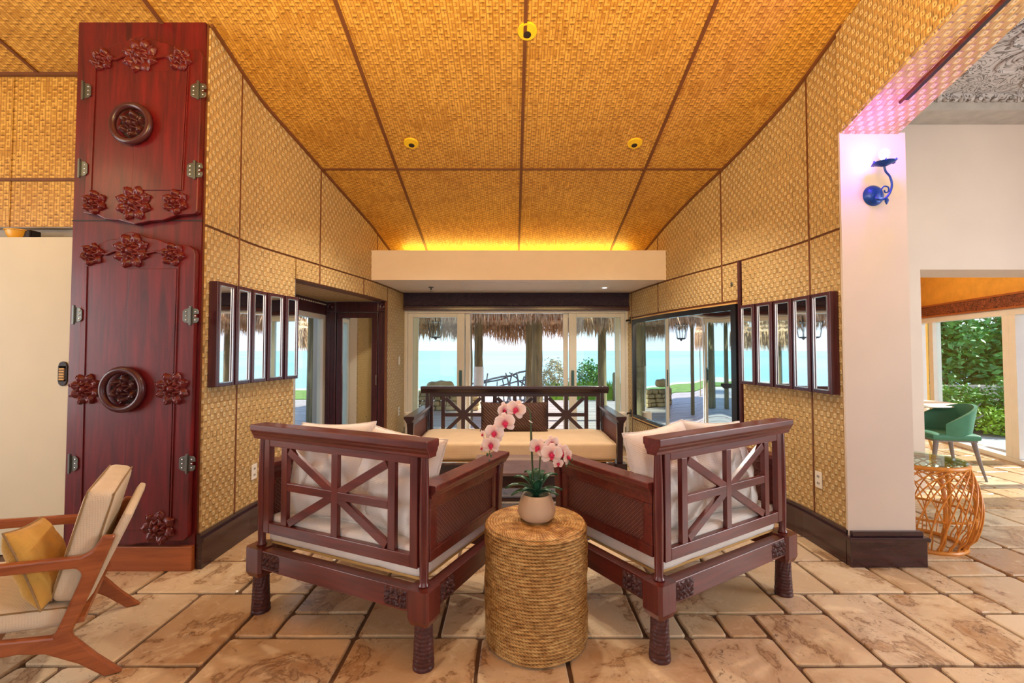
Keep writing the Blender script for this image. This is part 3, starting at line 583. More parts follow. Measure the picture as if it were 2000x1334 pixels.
def door_panel(label, outline, roses, ring, hinges, groove_x, y=2.945):
    c = P(ring[0], ring[1], y); t = thing('carved_door_panel', label, 'door panel', (c.x, y, c.z))
    def L(px, py): q = P(px, py, y); return (q.x-c.x, q.z-c.z)
    poly = [L(*p) for p in outline]; MB().prism(poly, 0, .042).build('board', M['red'], t, bevel=.006)
    # two raised stiles and the centre joint
    x0, x1 = groove_x; zt = max(p[1] for p in poly); zb = min(p[1] for p in poly)
    mb = MB()
    for (pa, pb) in ((x0[0], x0[1]), (x1[0], x1[1])):
        a = L(*pa); b = L(*pb); mb.bar((a[0], -.001, a[1]), (b[0], -.001, b[1]), .007, .010, (0, 1, 0))
    mb.build('bead', M['redcarve'], t)
    a = L(*ring[3]); b = L(*ring[4]); MB().bar((a[0], .0, a[1]), (b[0], 0, b[1]), .004, .004, (0, 1, 0)).build('centre_joint', M['slot'], t)
    pa = L(*ring[3]); pb = L(*ring[4]); mid = (pa[0]+pb[0])/2
    MB().prism([(pa[0]+.002, pa[1]), (pb[0]+.002, pb[1]), (x1m(L, x1, pb[1])-.008, pb[1]), (x1m(L, x1, pa[1])-.008, pa[1])], -.008, 0).build('raised_leaf', M['red'], t, bevel=.003)
    for i, (px, py, rad, lob) in enumerate(roses):
        q = L(px, py); o = rosette(rad*.00328, lob, .035, i+lob).build('carved_flower', M['redcarve'], t, smooth=True, sharp=70); o.location = (q[0], -.004, q[1])
    if len(roses) >= 3:
        for i, j in ((0, 1), (1, 2)):
            a = L(*roses[i][:2]); b = L(*roses[j][:2]); pts = [(a[0]+(b[0]-a[0])*k/8, -.008, a[1]+(b[1]-a[1])*k/8+.01*math.sin(k*1.6)) for k in range(9)]; MB().tube(pts, .008, 6).build('carved_tendril', M['redcarve'], t, smooth=True)
    rr = ring[2]*.00328
    pts = [(rr*math.cos(2*PI*k/48), -.035, rr*math.sin(2*PI*k/48)) for k in range(48)]
    kn = MB().tube(pts, rr*.17, 14, closed=True).build('ring_handle', M['knock'], t, smooth=True)
    MB().lathe([(0, .0), (rr*.74, .002), (rr*.74, -.012), (rr*.6, -.018)][::-1], 32, M=Matrix.Rotation(R(90), 4, 'X') @ Matrix.Scale(-1, 4, (0, 0, 1))).build('backplate', M['slot'], kn, smooth=True)
    o = rosette(rr*.68, 6, .06, 5).build('ring_rosette', M['knock'], kn, smooth=True, sharp=70); o.location = (0, -.008, 0)
    for (px, py, full) in hinges:
        q = L(px, py); mb = MB(); 
        if full:
            mb.prism([(-.052, -.03), (-.04, -.042), (-.01, -.05), (-.01, .05), (-.04, .042), (-.052, .03)], -.006, 0); mb.prism([(.006, -.05), (.04, -.045), (.05, -.03), (.05, -.012), (.02, -.010), (.02, .010), (.05, .012), (.05, .03), (.04, .045), (.006, .05)], -.006, .0); mb.box((-.006, -.016, -.062), (.006, -.002, .062))
        else: mb.prism([(.0, -.05), (.03, -.045), (.045, -.03), (.045, .03), (.03, .045), (0, .05)], -.006, 0); mb.box((-.01, -.016, -.062), (.002, -.002, .062))
        h = mb.build('hinge', M['iron'], t, bevel=.002); h.location = (q[0], -.002, q[1])
        mb = MB()
        for sx_ in ((-1, 1) if full else (1,)):
            for sz_ in (-.026, 0, .026): mb.lathe([(0, .011), (.005, .009), (.006, .005)], 8, M=Matrix.Translation((sx_*.03, 0, sz_)) @ Matrix.Rotation(R(90), 4, 'X'))
        mb.build('screw', M['silver'], h)
    return t
def x1m(L, x1, z):
    a = L(*x1[0]); b = L(*x1[1]); f = (z-a[1])/(b[1]-a[1]); return a[0]+(b[0]-a[0])*f
door_panel('upper red carved door panel with ring handle near the ceiling',
    [(180,96),(204,96),(222,86),(242,82),(256,74),(277,69),(298,76),(312,82),(326,84),(344,94),(380,95),(391,99),(395,108),(385,412),(379,418),(345,420),(318,430),(295,431),(262,438),(232,430),(205,428),(190,420),(162,416)],
    [(200,117,21,6),(275,110,32,8),(353,117,22,6),(185,396,22,6),(262,397,32,8),(343,395,23,6)], (264,246,36,(270,140),(258,372)),
    [(389,178,1),(382,333,1),(166,178,0),(159,330,0)], (((188,130),(178,372)),((370,130),(357,372))))
door_panel('lower red carved door panel with ring handle, behind the teak armchair',
    [(162,480),(190,478),(210,468),(228,466),(240,456),(256,452),(274,458),(290,464),(305,466),(330,476),(368,479),(378,486),(381,496),(366,1048),(358,1056),(300,1058),(245,1066),(200,1056),(140,1050)],
    [(181,497,21,6),(257,490,32,8),(338,497,22,6),(168,760,28,8),(337,759,30,8),(310,1030,30,7)], (247,760,38,(252,525),(240,1035)),
    [(374,617,1),(367,905,1),(148,615,0),(140,905,0)], (((170,520),(158,1040)),((349,520),(333,1040))))
# pillar, white hall wall and opening to the dining room
mb = MB(); mb.box((2.195, 3.045, 0), (2.635, 3.062, 2.858)); mb.box((2.24, 3.062, 0), (2.635, 3.5, 2.858)); mb.box((2.45, 3.5, 0), (2.62, 4.6, 3.82)); mb.box((2.25, 3.07, 2.855), (2.585, 3.6, 4.2)); mb.build('wall_pillar', M['white'], kind='structure')
mb = MB(); mb.box((2.215-.03, 3.01, 0), (2.68, 3.06, .165)); mb.box((2.215-.045, 2.995, .165), (2.69, 3.06, .192)); mb.box((2.205, 3.02, .192), (2.665, 3.06, .225)); mb.box((2.63, 3.05, 0), (2.665, 3.5, .165)); mb.build('baseboard_pillar', M['base'], kind='structure', bevel=.005)
Z2 = 4.55
mb = MB(); mb.box((2.55, Z2, 0), (4.05, Z2+.5, 2.2)); mb.box((2.55, Z2, 2.2), (6.1, Z2+.5, 3.9)); mb.build('wall_hall', M['white'], kind='structure')
mb = MB(); mb.box((2.5, -2.5, 3.8), (6.2, Z2+.1, 3.9)); hc = mb.build('ceiling_hall', M['tin'], kind='structure')
mb = MB(); mb.box((2.6, Z2-.28, 3.66), (6.1, Z2-.002, 3.80)); fs_ = mb.build('trim_5', M['fascia'], kind='structure')
mb = MB(); mb.box((2.6, Z2-.31, 3.755), (6.1, Z2-.28, 3.80)); mb.build('cornice', M['tin'], fs_)
for i in range(35):
    MB().lathe([(0, -.03), (.025, -.02), (.032, 0)], 10, M=Matrix.Translation((3.4+i*.075, Z2-.30, 3.755))).build('scallop', M['tin'], fs_, smooth=True)
def scroll(cx, cy, r, turns, dirn, w=.018):
    pts = []; n = 26
    for i in range(n):
        a = dirn*i/n*turns*2*PI; rr = r*(1-.75*i/n); pts.append((cx+rr*math.cos(a), cy+rr*math.sin(a), 3.797))
    MB().tube(pts, [w*(1-.5*i/n) for i in range(n)], 6).build('scroll_relief', M['tin'], hc, smooth=True)
for i, (cx, cy, r, d) in enumerate([(3.75, 3.9, .2, 1), (4.25, 3.75, .22, -1), (4.0, 3.4, .18, 1), (4.7, 3.95, .2, 1), (4.4, 3.3, .2, -1), (3.6, 3.3, .18, 1), (4.9, 3.5, .2, -1), (3.95, 2.95, .18, -1), (5.1, 4.0, .15, 1), (3.3, 3.75, .16, -1)]): scroll(cx, cy, r, 1.6, d)
# dining room shell
mb = MB(); mb.box((2.9, 7.75, 0), (7.0, 7.87, 2.9)); mb.build('wall_dining', M['ochre'], kind='structure')
mb = MB(); mb.box((2.9, Z2+.5, 2.75), (6.7, 7.9, 2.85)); mb.build('ceiling_dining', M['ochre'], kind='structure')
ga = Vector((6.20, 5.4)); gb = Vector((6.87, 7.85)); gd = (gb-ga).normalized(); gl = (gb-ga).length
ga2 = ga-gd*1.6; gw = thing('window_3', None, None, (ga2.x, ga2.y, 0), math.atan2(gd.y, gd.x)); tag(gw, kind='structure'); GL = gl+1.6
mb = MB(); mb.box((0, -.06, 2.1), (GL, .06, 2.8)); mb.build('upper_wall', M['ochre'], gw)
mb = MB(); mb.box((0, -.02, 1.935), (GL, .10, 2.09)); mb.build('carved_lintel', M['lintel'], gw)
mb = MB(); mb.box((0, -.02, 2.085), (GL, .12, 2.11)); mb.box((0, -.02, 1.92), (GL, .115, 1.94)); mb.build('lintel_moulding', M['plank'], gw)
mb = MB(); mb.box((0, -.06, 1.84), (GL, .06, 1.92)); mb.box((0, -.07, 0), (GL, .07, .06))
for x in (.1, .95, 1.89, 2.0, 3.55, 3.95): mb.box((x, -.055, .06), (x+(.11 if x > .2 else .05), .055, 1.84))
mb.build('window_frame', M['frame'], gw, bevel=.004)
for a, b in ((.15, .95), (2.11, 3.55)): MB().box((a, -.005, .06), (b, .005, 1.84)).build('pane', M['glass'], gw)
# ---------------------------------------------------------------- floor: travertine in mixed sizes
fl = MB(); fl.box((-6.5, -2.5, -.08), (7.0, 8.0, -.014)); floor = fl.build('floor', M['grout'], kind='structure')
MOD = .2035; OX = -.97; OY = 2.50
occ = {}; tiles = []; rs = random.Random(11)
def inside(x, y):
    if y < 3.0: return True
    if x > 2.4: return y < (5.1 if x < 4.0 else 7.8) and x < 6.2+.27*(y-5.4)+.2
    if y > 6.75: return False
    return (-2.0 if y > 3.1 else -6) < x < 2.45
i0, i1 = int((-3.4-OX)/MOD), int((7.3-OX)/MOD); j0, j1 = int((.9-OY)/MOD), int((7.8-OY)/MOD)
sizes = [(3, 2), (2, 3), (2, 2), (3, 2), (2, 2), (2, 1), (1, 2), (1, 1)]
for j in range(j0, j1):
    for i in range(i0, i1):
        if (i, j) in occ: continue
        opts = sizes[:]; wts = [5, 3, 4, 4, 3, 2.0, 1.6, 1.1]; done = False
        while opts:
            k = rs.choices(range(len(opts)), wts)[0]; w, h = opts.pop(k); wts.pop(k)
            if all((i+a, j+b) not in occ for a in range(w) for b in range(h)):
                for a in range(w):
                    for b in range(h): occ[(i+a, j+b)] = 1
                x0 = OX+i*MOD; y0 = OY+j*MOD; cx, cy = x0+w*MOD/2, y0+h*MOD/2
                if inside(cx, cy) and abs(cx) < 1.25*cy+.9: tiles.append((x0, y0, w*MOD, h*MOD))
                break
tiles.sort(key=lambda t: (t[0]+t[2]/2)**2*.3+(t[1]+t[3]/2)**2)
vis = [t for t in tiles if abs(t[0]+t[2]/2) < 1.14*(t[1]+t[3])+.1 and t[1]+t[3] > 1.9]; rest = [t for t in tiles if t not in vis]
rest += vis[295:]; vis = vis[:295]
def tile(mb, x, y, w, h):
    g = .0098; j = lambda: rs.uniform(-.0028, .0028); z = rs.uniform(-.0012, .0012)
    cs = [(x+g, y+g), (x+w-g, y+g), (x+w-g, y+h-g), (x+g, y+h-g)]; pts = []
    for k in range(4):
        a = cs[k]; b = cs[(k+1) % 4]; L = math.hypot(b[0]-a[0], b[1]-a[1]); dx, dy = (b[0]-a[0])/L, (b[1]-a[1])/L
        for f in (.012, L*.33, L*.66, L-.012): pts.append((a[0]+dx*f+j()*abs(dy), a[1]+dy*f+j()*abs(dx)))
    cx, cy = x+w/2, y+h/2; n = len(pts)
    ins = [(px+(.006 if px < cx else -.006)*(abs(px-cx) > w*.3), py+(.006 if py < cy else -.006)*(abs(py-cy) > h*.3)) for px, py in pts]
    vs = [(a, b, -.016) for a, b in pts]+[(a, b, z-.005) for a, b in pts]+[(a, b, z) for a, b in ins]
    fs = [(i, (i+1) % n, n+(i+1) % n, n+i) for i in range(n)]+[(n+i, n+(i+1) % n, 2*n+(i+1) % n, 2*n+i) for i in range(n)]+[tuple(range(2*n, 3*n))]
    mb.add(vs, fs)
for t_ in vis:
    mb = MB(); tile(mb, *t_); mb.build('tile', M['tile'], floor)
mb = MB()
for t_ in rest: tile(mb, *t_)
mb.build('distant_tiles', M['tile'], floor, kind='stuff')

# ---------------------------------------------------------------- openwork benches (two armchairs, sofa)
def carved_leg(x, y, h=.205, r=.043):
    mb = MB(); prof = []
    for k in range(51):
        z = h*k/50; f = k/50
        rr = r*(1.12 if f < .07 else 1.06 if f < .12 else 1.1 if f < .17 else 1.0 if f < .2 else .96+.06*math.sin(f*5)); prof.append((rr, z))
    def rf(r_, z, a):
        f = z/h
        if f < .2 or f > .96: return r_
        return r_*(1+.045*math.sin(7*a+z*150)*math.cos(a*6-z*210)+.03*math.sin(13*a-z*90))
    return mb.lathe(prof, 56, c=(x, y, 0), rf=rf)
def carving(w, h, seed):
    rs = random.Random(seed); mb = MB(); n = 30
    def f(u, v):
        x = (u-.5)*w; z = (v-.5)*h; e = max(0, 1-(abs(u-.5)*2)**6)*max(0, 1-(abs(v-.5)*2)**6)
        q = abs(noise.noise(Vector((x*75, seed, z*75))))+.5*abs(math.sin(x*120)*math.sin(z*110+seed)); return (x, -.013*e*(.2+1.5*q), z)
    return mb.grid(f, n*2, n)
def cap_profile(w, d, h):      # section: y (depth), z
    return [(-d/2, 0), (-d/2, -h*.42), (-d*.42, -h*.5), (-d*.40, -h*.62), (-d*.30, -h*.8), (-d*.28, -h), (d*.28, -h), (d*.30, -h*.8), (d*.40, -h*.62), (d*.42, -h*.5), (d/2, -h*.42), (d/2, 0)]
def bench(label, cat, name, loc, rotz, Wd, D, units, spacing, half, wd, wdz, seatmat, group=None, seat_t=.15):
    t = thing(name, label, cat, loc, rotz); hw, hd = Wd/2, D/2
    for sx_ in (-1, 1):
        for sy_ in (-1, 1):
            carved_leg(sx_*hw, sy_*hd).build('leg', M['carve'], t, smooth=True)
            b = .058; q = .014; pl = [(-b+q, -b), (b-q, -b), (b, -b+q), (b, b-q), (b-q, b), (-b+q, b), (-b, b-q), (-b, -b+q)]
            mb = MB(); x, y = sx_*hw, sy_*hd
            ring = lambda s_, z: [(x+px*s_, y+py*s_, z) for px, py in pl]
            vs = ring(.8, .198)+ring(1, .225)+ring(1, .352); mb.add(vs, [tuple(range(8))[::-1], tuple(range(16, 24))]+[(k*8+i, k*8+(i+1) % 8, k*8+8+(i+1) % 8, k*8+8+i) for k in range(2) for i in range(8)])
            mb.build('corner_block', wdz, t)
    ends = []
    for sy_ in (-1, 1):
        o = MB().box((-hw+.05, -.03, .245), (hw-.05, .03, .345)).build('apron', wd, t, bevel=.003, loc=(0, sy_*(hd+.012), 0)); ends.append((o, 0 if sy_ < 0 else PI, hw))
    for sx_ in (-1, 1):
        o = MB().box((-hd+.05, -.03, .245), (hd-.05, .03, .345)).build('apron', wd, t, bevel=.003, loc=(sx_*(hw+.012), 0, 0), rotz=R(90)); ends.append((o, PI if sx_ < 0 else 0, hd))
    for o, rz, ln in ends:
        for k in (-1, 1):
            c = carving(.125, .085, k+3+ln).build('carved_motif', M['carve'], o, smooth=True, sharp=80)
            c.rotation_euler = (0, 0, rz); c.location = (k*(ln-.125), -.029 if rz == 0 else .029, .295)
    mb = MB(); mb.box((-hw+.035, -hd+.035, .350), (hw-.035, hd-.035, .362)); mb.build('base_board', M['ply'], t, bevel=.003)
    mb = MB(); sd = len(label)
    def wr(p): return p+Vector((0, 0, .006*noise.noise(Vector((p.x*6, p.y*6, sd))))) + Vector((noise.noise(Vector((p.y*7, p.z*20, sd)))*.004, noise.noise(Vector((p.x*7, p.z*20, sd+3)))*.004, 0))
    mb.rbox((Wd-.036, D-.036, seat_t), .030, 14, M=Matrix.Translation((0, 0, .362+seat_t/2)), puff=.012, fn=wr); sc = mb.build('seat_cushion', seatmat, t, smooth=True, merge=True)
    hp = Wd/2-.0275; dp = D/2-.0275
    pts = [(sx_*(hp-.012), sy_*(dp-.012), .372+seat_t-.022) for sx_, sy_ in ((-1,-1),(1,-1),(1,1),(-1,1))]
    MB().tube([pts[0], (0, pts[0][1]-.004, pts[0][2]), pts[1], (pts[1][0]+.004, 0, pts[0][2]), pts[2], (0, pts[2][1]+.004, pts[0][2]), pts[3], (pts[3][0]-.004, 0, pts[0][2])], .004, 6, closed=True).build('piping', seatmat, sc)
    # turned posts
    for sx_ in (-1, 1):
        prof = [(.020, .35), (.026, .356), (.022, .365), (.019, .372), (.022, .48), (.0235, .62), (.021, .80), (.017, .925)]
        MB().lathe(prof, 20, c=(sx_*hw, -hd, 0)).build('back_post', wdz, t, smooth=True)
        mb = MB(); x = sx_*hw; mb.add([(x+a*(.024+.006*s_), hd+b*.024+dy, z) for z, s_, dy in ((.352, 0, -.004), (.55, .4, 0), (.68, .9, .008), (.735, 1.4, .016)) for a, b in ((-1,-1),(1,-1),(1,1),(-1,1))],
            [(k*4+i, k*4+(i+1) % 4, k*4+4+(i+1) % 4, k*4+4+i) for k in range(3) for i in range(4)]+[(0,3,2,1), (12,13,14,15)]); mb.build('front_post', wdz, t, bevel=.004)
    y = -hd; oi = hw-.048
    for sx_ in (-1, 1): MB().box((sx_*oi-.021, y-.016, .425), (sx_*oi+.021, y+.016, .925)).build('back_stile', wdz, t, bevel=.003)
    MB().box((-oi+.021, y-.015, .425), (oi-.021, y+.015, .482)).build('bottom_rail', wd, t, bevel=.003)
    MB().box((-oi+.021, y-.015, .885), (oi-.021, y+.015, .925)).build('top_rail', wd, t, bevel=.003)
    MB().prism([(a-hd, b+1.0) for a, b in cap_profile(0, .10, .078)], -hw-(.065 if units > 1 else .045), hw+(.065 if units > 1 else .045), axis='x').build('back_cap', wd, t, bevel=.006)
    z0, z1 = .482, .885; zc = (z0+z1)/2
    for u in range(units):
        cx = (u-(units-1)/2)*spacing
        for sx_ in (-1, 1): MB().box((cx+sx_*half-.021, y-.0125, z0), (cx+sx_*half+.021, y+.0125, z1)).build('lattice_bar', wdz, t, bevel=.002)
        MB().box((cx-.021, y-.0122, z0), (cx+.021, y+.0122, z1)).build('lattice_bar', wdz, t, bevel=.002)
        hi_ = half-.021
        MB().box((cx-hi_, y-.0118, zc-.020), (cx+hi_, y+.0118, zc+.020)).build('lattice_bar', wd, t, bevel=.002)
        for s_ in (-1, 1):
            MB().bar((cx-hi_*.97, y, zc-s_*(zc-z0)*.93), (cx+hi_*.97, y, zc+s_*(zc-z0)*.93), .040, .0228, (0, 1, 0)).build('lattice_bar', wd, t, bevel=.002)
    for sx_ in (-1, 1):
        x = sx_*hw
        fr = MB(); fr.box((x-.015, -hd+.024, .445), (x+.015, hd-.02, .492)); fr.box((x-.015, -hd+.024, .685), (x+.015, hd-.02, .735)); fr.box((x-.015, -hd+.024, .492), (x+.015, -hd+.07, .685)); fr.box((x-.015, hd-.065, .492), (x+.015, hd-.022, .685))
        sf = fr.build('side_panel', wd, t, bevel=.003)
        MB().box((x-.006, -hd+.07, .492), (x+.006, hd-.065, .685)).build('cane', M['cane'], sf)
        bd = MB(); xo = x+sx_*.009
        for a, b in (((-hd+.07, .497), (hd-.065, .497)), ((-hd+.07, .68), (hd-.065, .68)), ((-hd+.075, .492), (-hd+.075, .685)), ((hd-.07, .492), (hd-.07, .685))): bd.bar((xo, a[0], a[1]), (xo, b[0], b[1]), .008, .008, (1, 0, 0))
        bd.build('bead', wd, sf)
        MB().prism([(x+a, b+.79) for a, b in cap_profile(0, .095, .06)], -hd+.02, hd+.085).build('arm_rest', wd, t, bevel=.006)
    return t
def pillow_mb(w, h, th, seed=0, wr=.012, pinch=.07, n=30):
    mb = MB()
    for s_ in (-1, 1):
        def f(u, v):
            a = u*2-1; b = v*2-1
            x = a*w/2*(1-pinch*(1-b*b)); z = b*h/2*(1-pinch*(1-a*a))
            e = max(0, (1-a*a)*(1-b*b)); q = th/2*e**.42
            q += wr*e**.3*noise.noise(Vector((a*2.6, b*2.6, seed+s_)))*1.2+wr*.5*e**.4*noise.noise(Vector((a*6, b*5, seed*2+s_)))
            return (x, s_*q, z)
        if s_ < 0: mb.grid(f, n, n)
        else: mb.grid(lambda u, v: f(1-u, v), n, n)
    return mb
def pillow(label, loc, rot, size, mat, seed=0, group=None, name='cushion', piping=True, wr=.012, pmat=None):
    t = bpy.data.objects.new(name, None); COL.objects.link(t); t.location = loc; t.rotation_euler = rot; tag(t, label, 'cushion', group)
    pillow_mb(*size, seed, wr).build('cover', mat, t, smooth=True, merge=True, sharp=80)
    w, h, th = size; pts = []; pin = .07
    for k in range(40):
        a = -1+2*k/40
        pts.append((a, -1))
    full = [(a, -1) for a, _ in pts]+[(1, a) for a, _ in pts]+[(-a, 1) for a, _ in pts]+[(-1, -a) for a, _ in pts]
    MB().tube([(a*w/2*(1-pin*(1-b*b)), 0, b*h/2*(1-pin*(1-a*a))) for a, b in full], .0035, 6, closed=True).build('piping', pmat or mat, t, smooth=True)
    return t
angL = math.atan2(2.50-2.085, -1.343+.388); WL = 1.06; DA = .72
# back of the armchairs faces the camera; local +y is the sitting direction
def bench_pose(near, far, D):
    a = Vector(near); b = Vector(far); mid = (a+b)/2; u = (b-a).normalized()
    n = Vector((-u.y, u.x)); n = n if n.y > 0 else -n; c = mid+n*D/2; return (c.x, c.y, 0), math.atan2(n.y, n.x)-PI/2, (b-a).length
l1, r1, w1 = bench_pose((-.392, 2.085), (-1.352, 2.525), DA)
armL = bench('reddish-brown openwork wooden armchair left of the rope drum table, back turned', 'armchair', 'armchair', l1, r1, w1, DA, 1, 0, .352, M['rose'], M['rosez'], M['cush'])
l2, r2, w2 = bench_pose((.672, 2.14), (1.562, 2.695), DA)
armR = bench('reddish-brown openwork wooden armchair right of the rope drum table, back turned', 'armchair', 'armchair', l2, r2, w2, DA, 1, 0, .352, M['rose'], M['rosez'], M['cush'])
def on(root_loc, rz, x, y, z): c, s_ = math.cos(rz), math.sin(rz); return (root_loc[0]+c*x-s_*y, root_loc[1]+s_*x+c*y, z)
pillow('white cushion in the left armchair, far side near the wall', on(l1, r1, -.22, -.19, .745), (R(-17), R(-4), r1+R(2)), (.54, .52, .18), M['cush'], 3, wr=.03)
pillow('white cushion in the left armchair, behind its near back post', on(l1, r1, .22, -.18, .735), (R(-17), R(4), r1-R(4)), (.52, .50, .19), M['cush'], 9, wr=.03)
pillow('white cushion in the right armchair, leaning by its near back post', on(l2, r2, -.25, -.19, .745), (R(-17), R(-3), r2+R(3)), (.50, .52, .19), M['cush'], 14, wr=.03)
pillow('white cushion in the right armchair, on the side near the mirrors', on(l2, r2, .20, -.19, .74), (R(-17), R(5), r2-R(3)), (.52, .51, .18), M['cush'], 21, wr=.03)
l3 = (.03, 4.74, 0)
bench('dark openwork wooden sofa with long beige seat in front of the sliding doors', 'sofa', 'sofa', l3, PI, 1.95, .82, 3, .573, .222, M['sofa'], M['sofa'], M['cushb'], seat_t=.17)
pillow('dark brown ribbed lumbar cushion on the sofa', (.02, 4.94, .685), (R(-14), 0, 0), (.72, .32, .15), M['ribbed'], 5, wr=.01)

# ---------------------------------------------------------------- coffee table
t = thing('coffee_table', 'low dark square coffee table between the armchairs and the sofa', 'table', (.10, 3.92, 0)); hx, hy = .42, .31
MB().box((-hx, -hy, .42), (hx, hy, .45)).build('tabletop', plain('polished_tabletop', C(120, 104, 108), .10, spec=1.0), t, bevel=.008)
for sx_ in (-1, 1):
    for sy_ in (-1, 1): MB().box((sx_*(hx-.04)-.028, sy_*(hy-.04)-.028, 0), (sx_*(hx-.04)+.028, sy_*(hy-.04)+.028, .42)).build('leg', M['sofa'], t, bevel=.005)
for sy_ in (-1, 1): MB().box((-hx+.06, sy_*(hy-.03)-.012, .33), (hx-.06, sy_*(hy-.03)+.012, .42)).build('apron', M['sofa'], t, bevel=.003); MB().box((-hx+.06, sy_*(hy-.05)-.012, .215), (hx-.06, sy_*(hy-.05)+.012, .24)).build('stretcher', M['sofa'], t, bevel=.003)
for sx_ in (-1, 1): MB().box((sx_*(hx-.03)-.012, -hy+.06, .33), (sx_*(hx-.03)+.012, hy-.06, .42)).build('apron', M['sofa'], t, bevel=.003)

# ---------------------------------------------------------------- rope drum table
t = thing('rope_drum_table', 'round golden rope-wrapped drum table between the two armchairs', 'side table', (.118, 2.31, 0)); R0 = .250; H0 = .56; nc = 36
prof = []; st = (H0-.02)/nc
for k in range(nc):
    z = .008+k*st; prof += [(R0-.008, z), (R0-.001, z+st*.2), (R0+.0015, z+st*.5), (R0-.001, z+st*.8)]
wob = lambda r, z, a: r+.0022*math.sin(3*a+z*20)+.0015*math.sin(7*a+z*61)
MB().lathe([(R0-.02, 0)]+prof+[(R0-.006, H0-.012), (R0-.012, H0-.006)], 200, rf=wob).build('wrapped_side', M['rope'], t, smooth=True, sharp=80)
prof = []; nt_ = 17
for k in range(nt_):
    r = (R0-.008)*(1-k/nt_); d = (R0-.008)/nt_; prof += [(r, H0-.006), (r-d*.25, H0-.001), (r-d*.5, H0), (r-d*.75, H0-.001)]
prof.append((0, H0-.006))
MB().lathe(prof, 120, rf=lambda r, z, a: r+.0012*math.sin(60*a+r*300)*(r > .02)).build('coiled_top', M['rope'], t, smooth=True, sharp=80)
MB().lathe([(R0-.03, -.0), (R0-.02, 0), (R0-.02, .006)], 40).build('foot_ring', M['slot'], t)
# ---------------------------------------------------------------- potted orchid
OR = Vector((.122, 2.31, .562)); t = thing('potted_orchid', 'white and pink orchid in a round beige pot on the rope drum', 'plant', OR)
pot = MB().lathe([(.05, 0), (.068, .004), (.084, .018), (.093, .042), (.092, .062), (.082, .095), (.070, .124), (.066, .128), (.062, .124), (.068, .108), (.0, .104)], 48).build('pot', M['pot'], t, smooth=True)
MB().lathe([(.066, .108), (.05, .112), (0, .114)], 24).build('moss', M['soil'], pot, smooth=True)
def strap(mb, a, L, w, lift, droop, z0=.108, lean=0):
    d = Vector((math.cos(a), math.sin(a), 0)); s_ = Vector((-d.y, d.x, 0)); n = 12
    def f(u, v):
        q = v; c = d*(L*q*(.55+.45*q))+Vector((0, 0, z0+lift*math.sin(q*PI*.62)-droop*q*q)); ww = w*(math.sin(PI*min(1, .12+q*.88))**.6)*(u-.5); return c+s_*ww+Vector((0, 0, abs(u-.5)*w*.45))
    mb.grid(f, 4, n)
for a, L, w, li, dr in ((178, .155, .045, .075, .03), (195, .13, .04, .05, .03), (160, .12, .042, .09, .0), (130, .09, .04, .11, 0), (92, .07, .045, .12, 0), (60, .09, .04, .11, 0), (25, .12, .042, .10, 0), (2, .13, .036, .055, .02), (-18, .11, .036, .04, .02), (300, .05, .038, .09, 0), (250, .05, .036, .085, 0), (215, .09, .04, .055, .01), (-40, .09, .038, .05, .01)):
    mb = MB(); strap(mb, R(a), L, w, li, dr); o = mb.build('leaf', M['leaf'], t, smooth=True); md = o.modifiers.new('s', 'SOLIDIFY'); md.thickness = .002
YS = 2.31
def W2(px, py, dy=0): return P(px, py, YS+dy)-OR
def spline(pts, n=30):
    pts = [Vector(p) for p in pts]; out = []; m = len(pts)-1
    for i in range(n+1):
        f = i/n*m; k = min(int(f), m-1); u = f-k; p0 = pts[max(k-1, 0)]; p1 = pts[k]; p2 = pts[k+1]; p3 = pts[min(k+2, m)]
        out.append(.5*((2*p1)+(-p0+p2)*u+(2*p0-5*p1+4*p2-p3)*u*u+(-p0+3*p1-3*p2+p3)*u**3))
    return out
s1 = spline([W2(1041, 972), W2(1040, 920), W2(1037, 860), W2(1036, 815), W2(1031, 798, -.01), W2(1012, 790, -.02), W2(988, 806, -.03), W2(968, 832, -.035), W2(959, 860, -.04), W2(956, 888, -.04)], 50)
MB().tube(s1, [.0042*(1-.6*i/50) for i in range(51)], 8).build('stem', M['stem'], t, smooth=True)
s2 = spline([W2(1051, 972), W2(1053, 930), W2(1055, 895), W2(1060, 868, -.01), W2(1074, 862, -.02), W2(1092, 872, -.03), W2(1106, 890, -.03), W2(1114, 906, -.03)], 36)
MB().tube(s2, [.0042*(1-.6*i/36) for i in range(37)], 8).build('stem', M['stem'], t, smooth=True)
q = W2(1036, 822); MB().tube([q+Vector((-.008, -.006, .004)), q+Vector((.0, -.008, -.004)), q+Vector((.009, -.005, -.008))], .003, 6).build('clip', M['plastic'], t)
stake = MB().tube([W2(1037, 806, .008), W2(1040, 900, .008), W2(1043, 972, .008)], .003, 6).build('stake', M['slot'], t)
def petal(mb, ang, L, w, cup, tilt=0):
    n = 8
    def f(u, v):
        q = v; wd = w*math.sin(PI*min(1, q*.86+.08))**.55*(u-.5); r = L*q
        x, z = -math.sin(ang), math.cos(ang); sx_, sz_ = math.cos(ang), math.sin(ang)
        return (x*r+sx_*wd, -cup*math.sin(q*PI*.8)-.35*abs(u-.5)*w*.3+tilt*q, z*r+sz_*wd)
    mb.grid(f, 6, n)
fl0 = MB()
for a in (0, 128, -128): petal(fl0, R(a), .042, .030, .004, .004)
for a in (68, -68): petal(fl0, R(a), .043, .048, .006, -.001)
lip0 = MB(); lip0.rbox((.013, .014, .016), .006, 6, M=Matrix.Translation((0, -.010, -.004))); petal(lip0, R(180), .020, .014, .010, -.006); petal(lip0, R(120), .012, .011, .010, -.004); petal(lip0, R(-120), .012, .011, .010, -.004)
flo = fl0.build('flower', M['petal'], t, smooth=True); flo.modifiers.new('s', 'SOLIDIFY').thickness = .0012
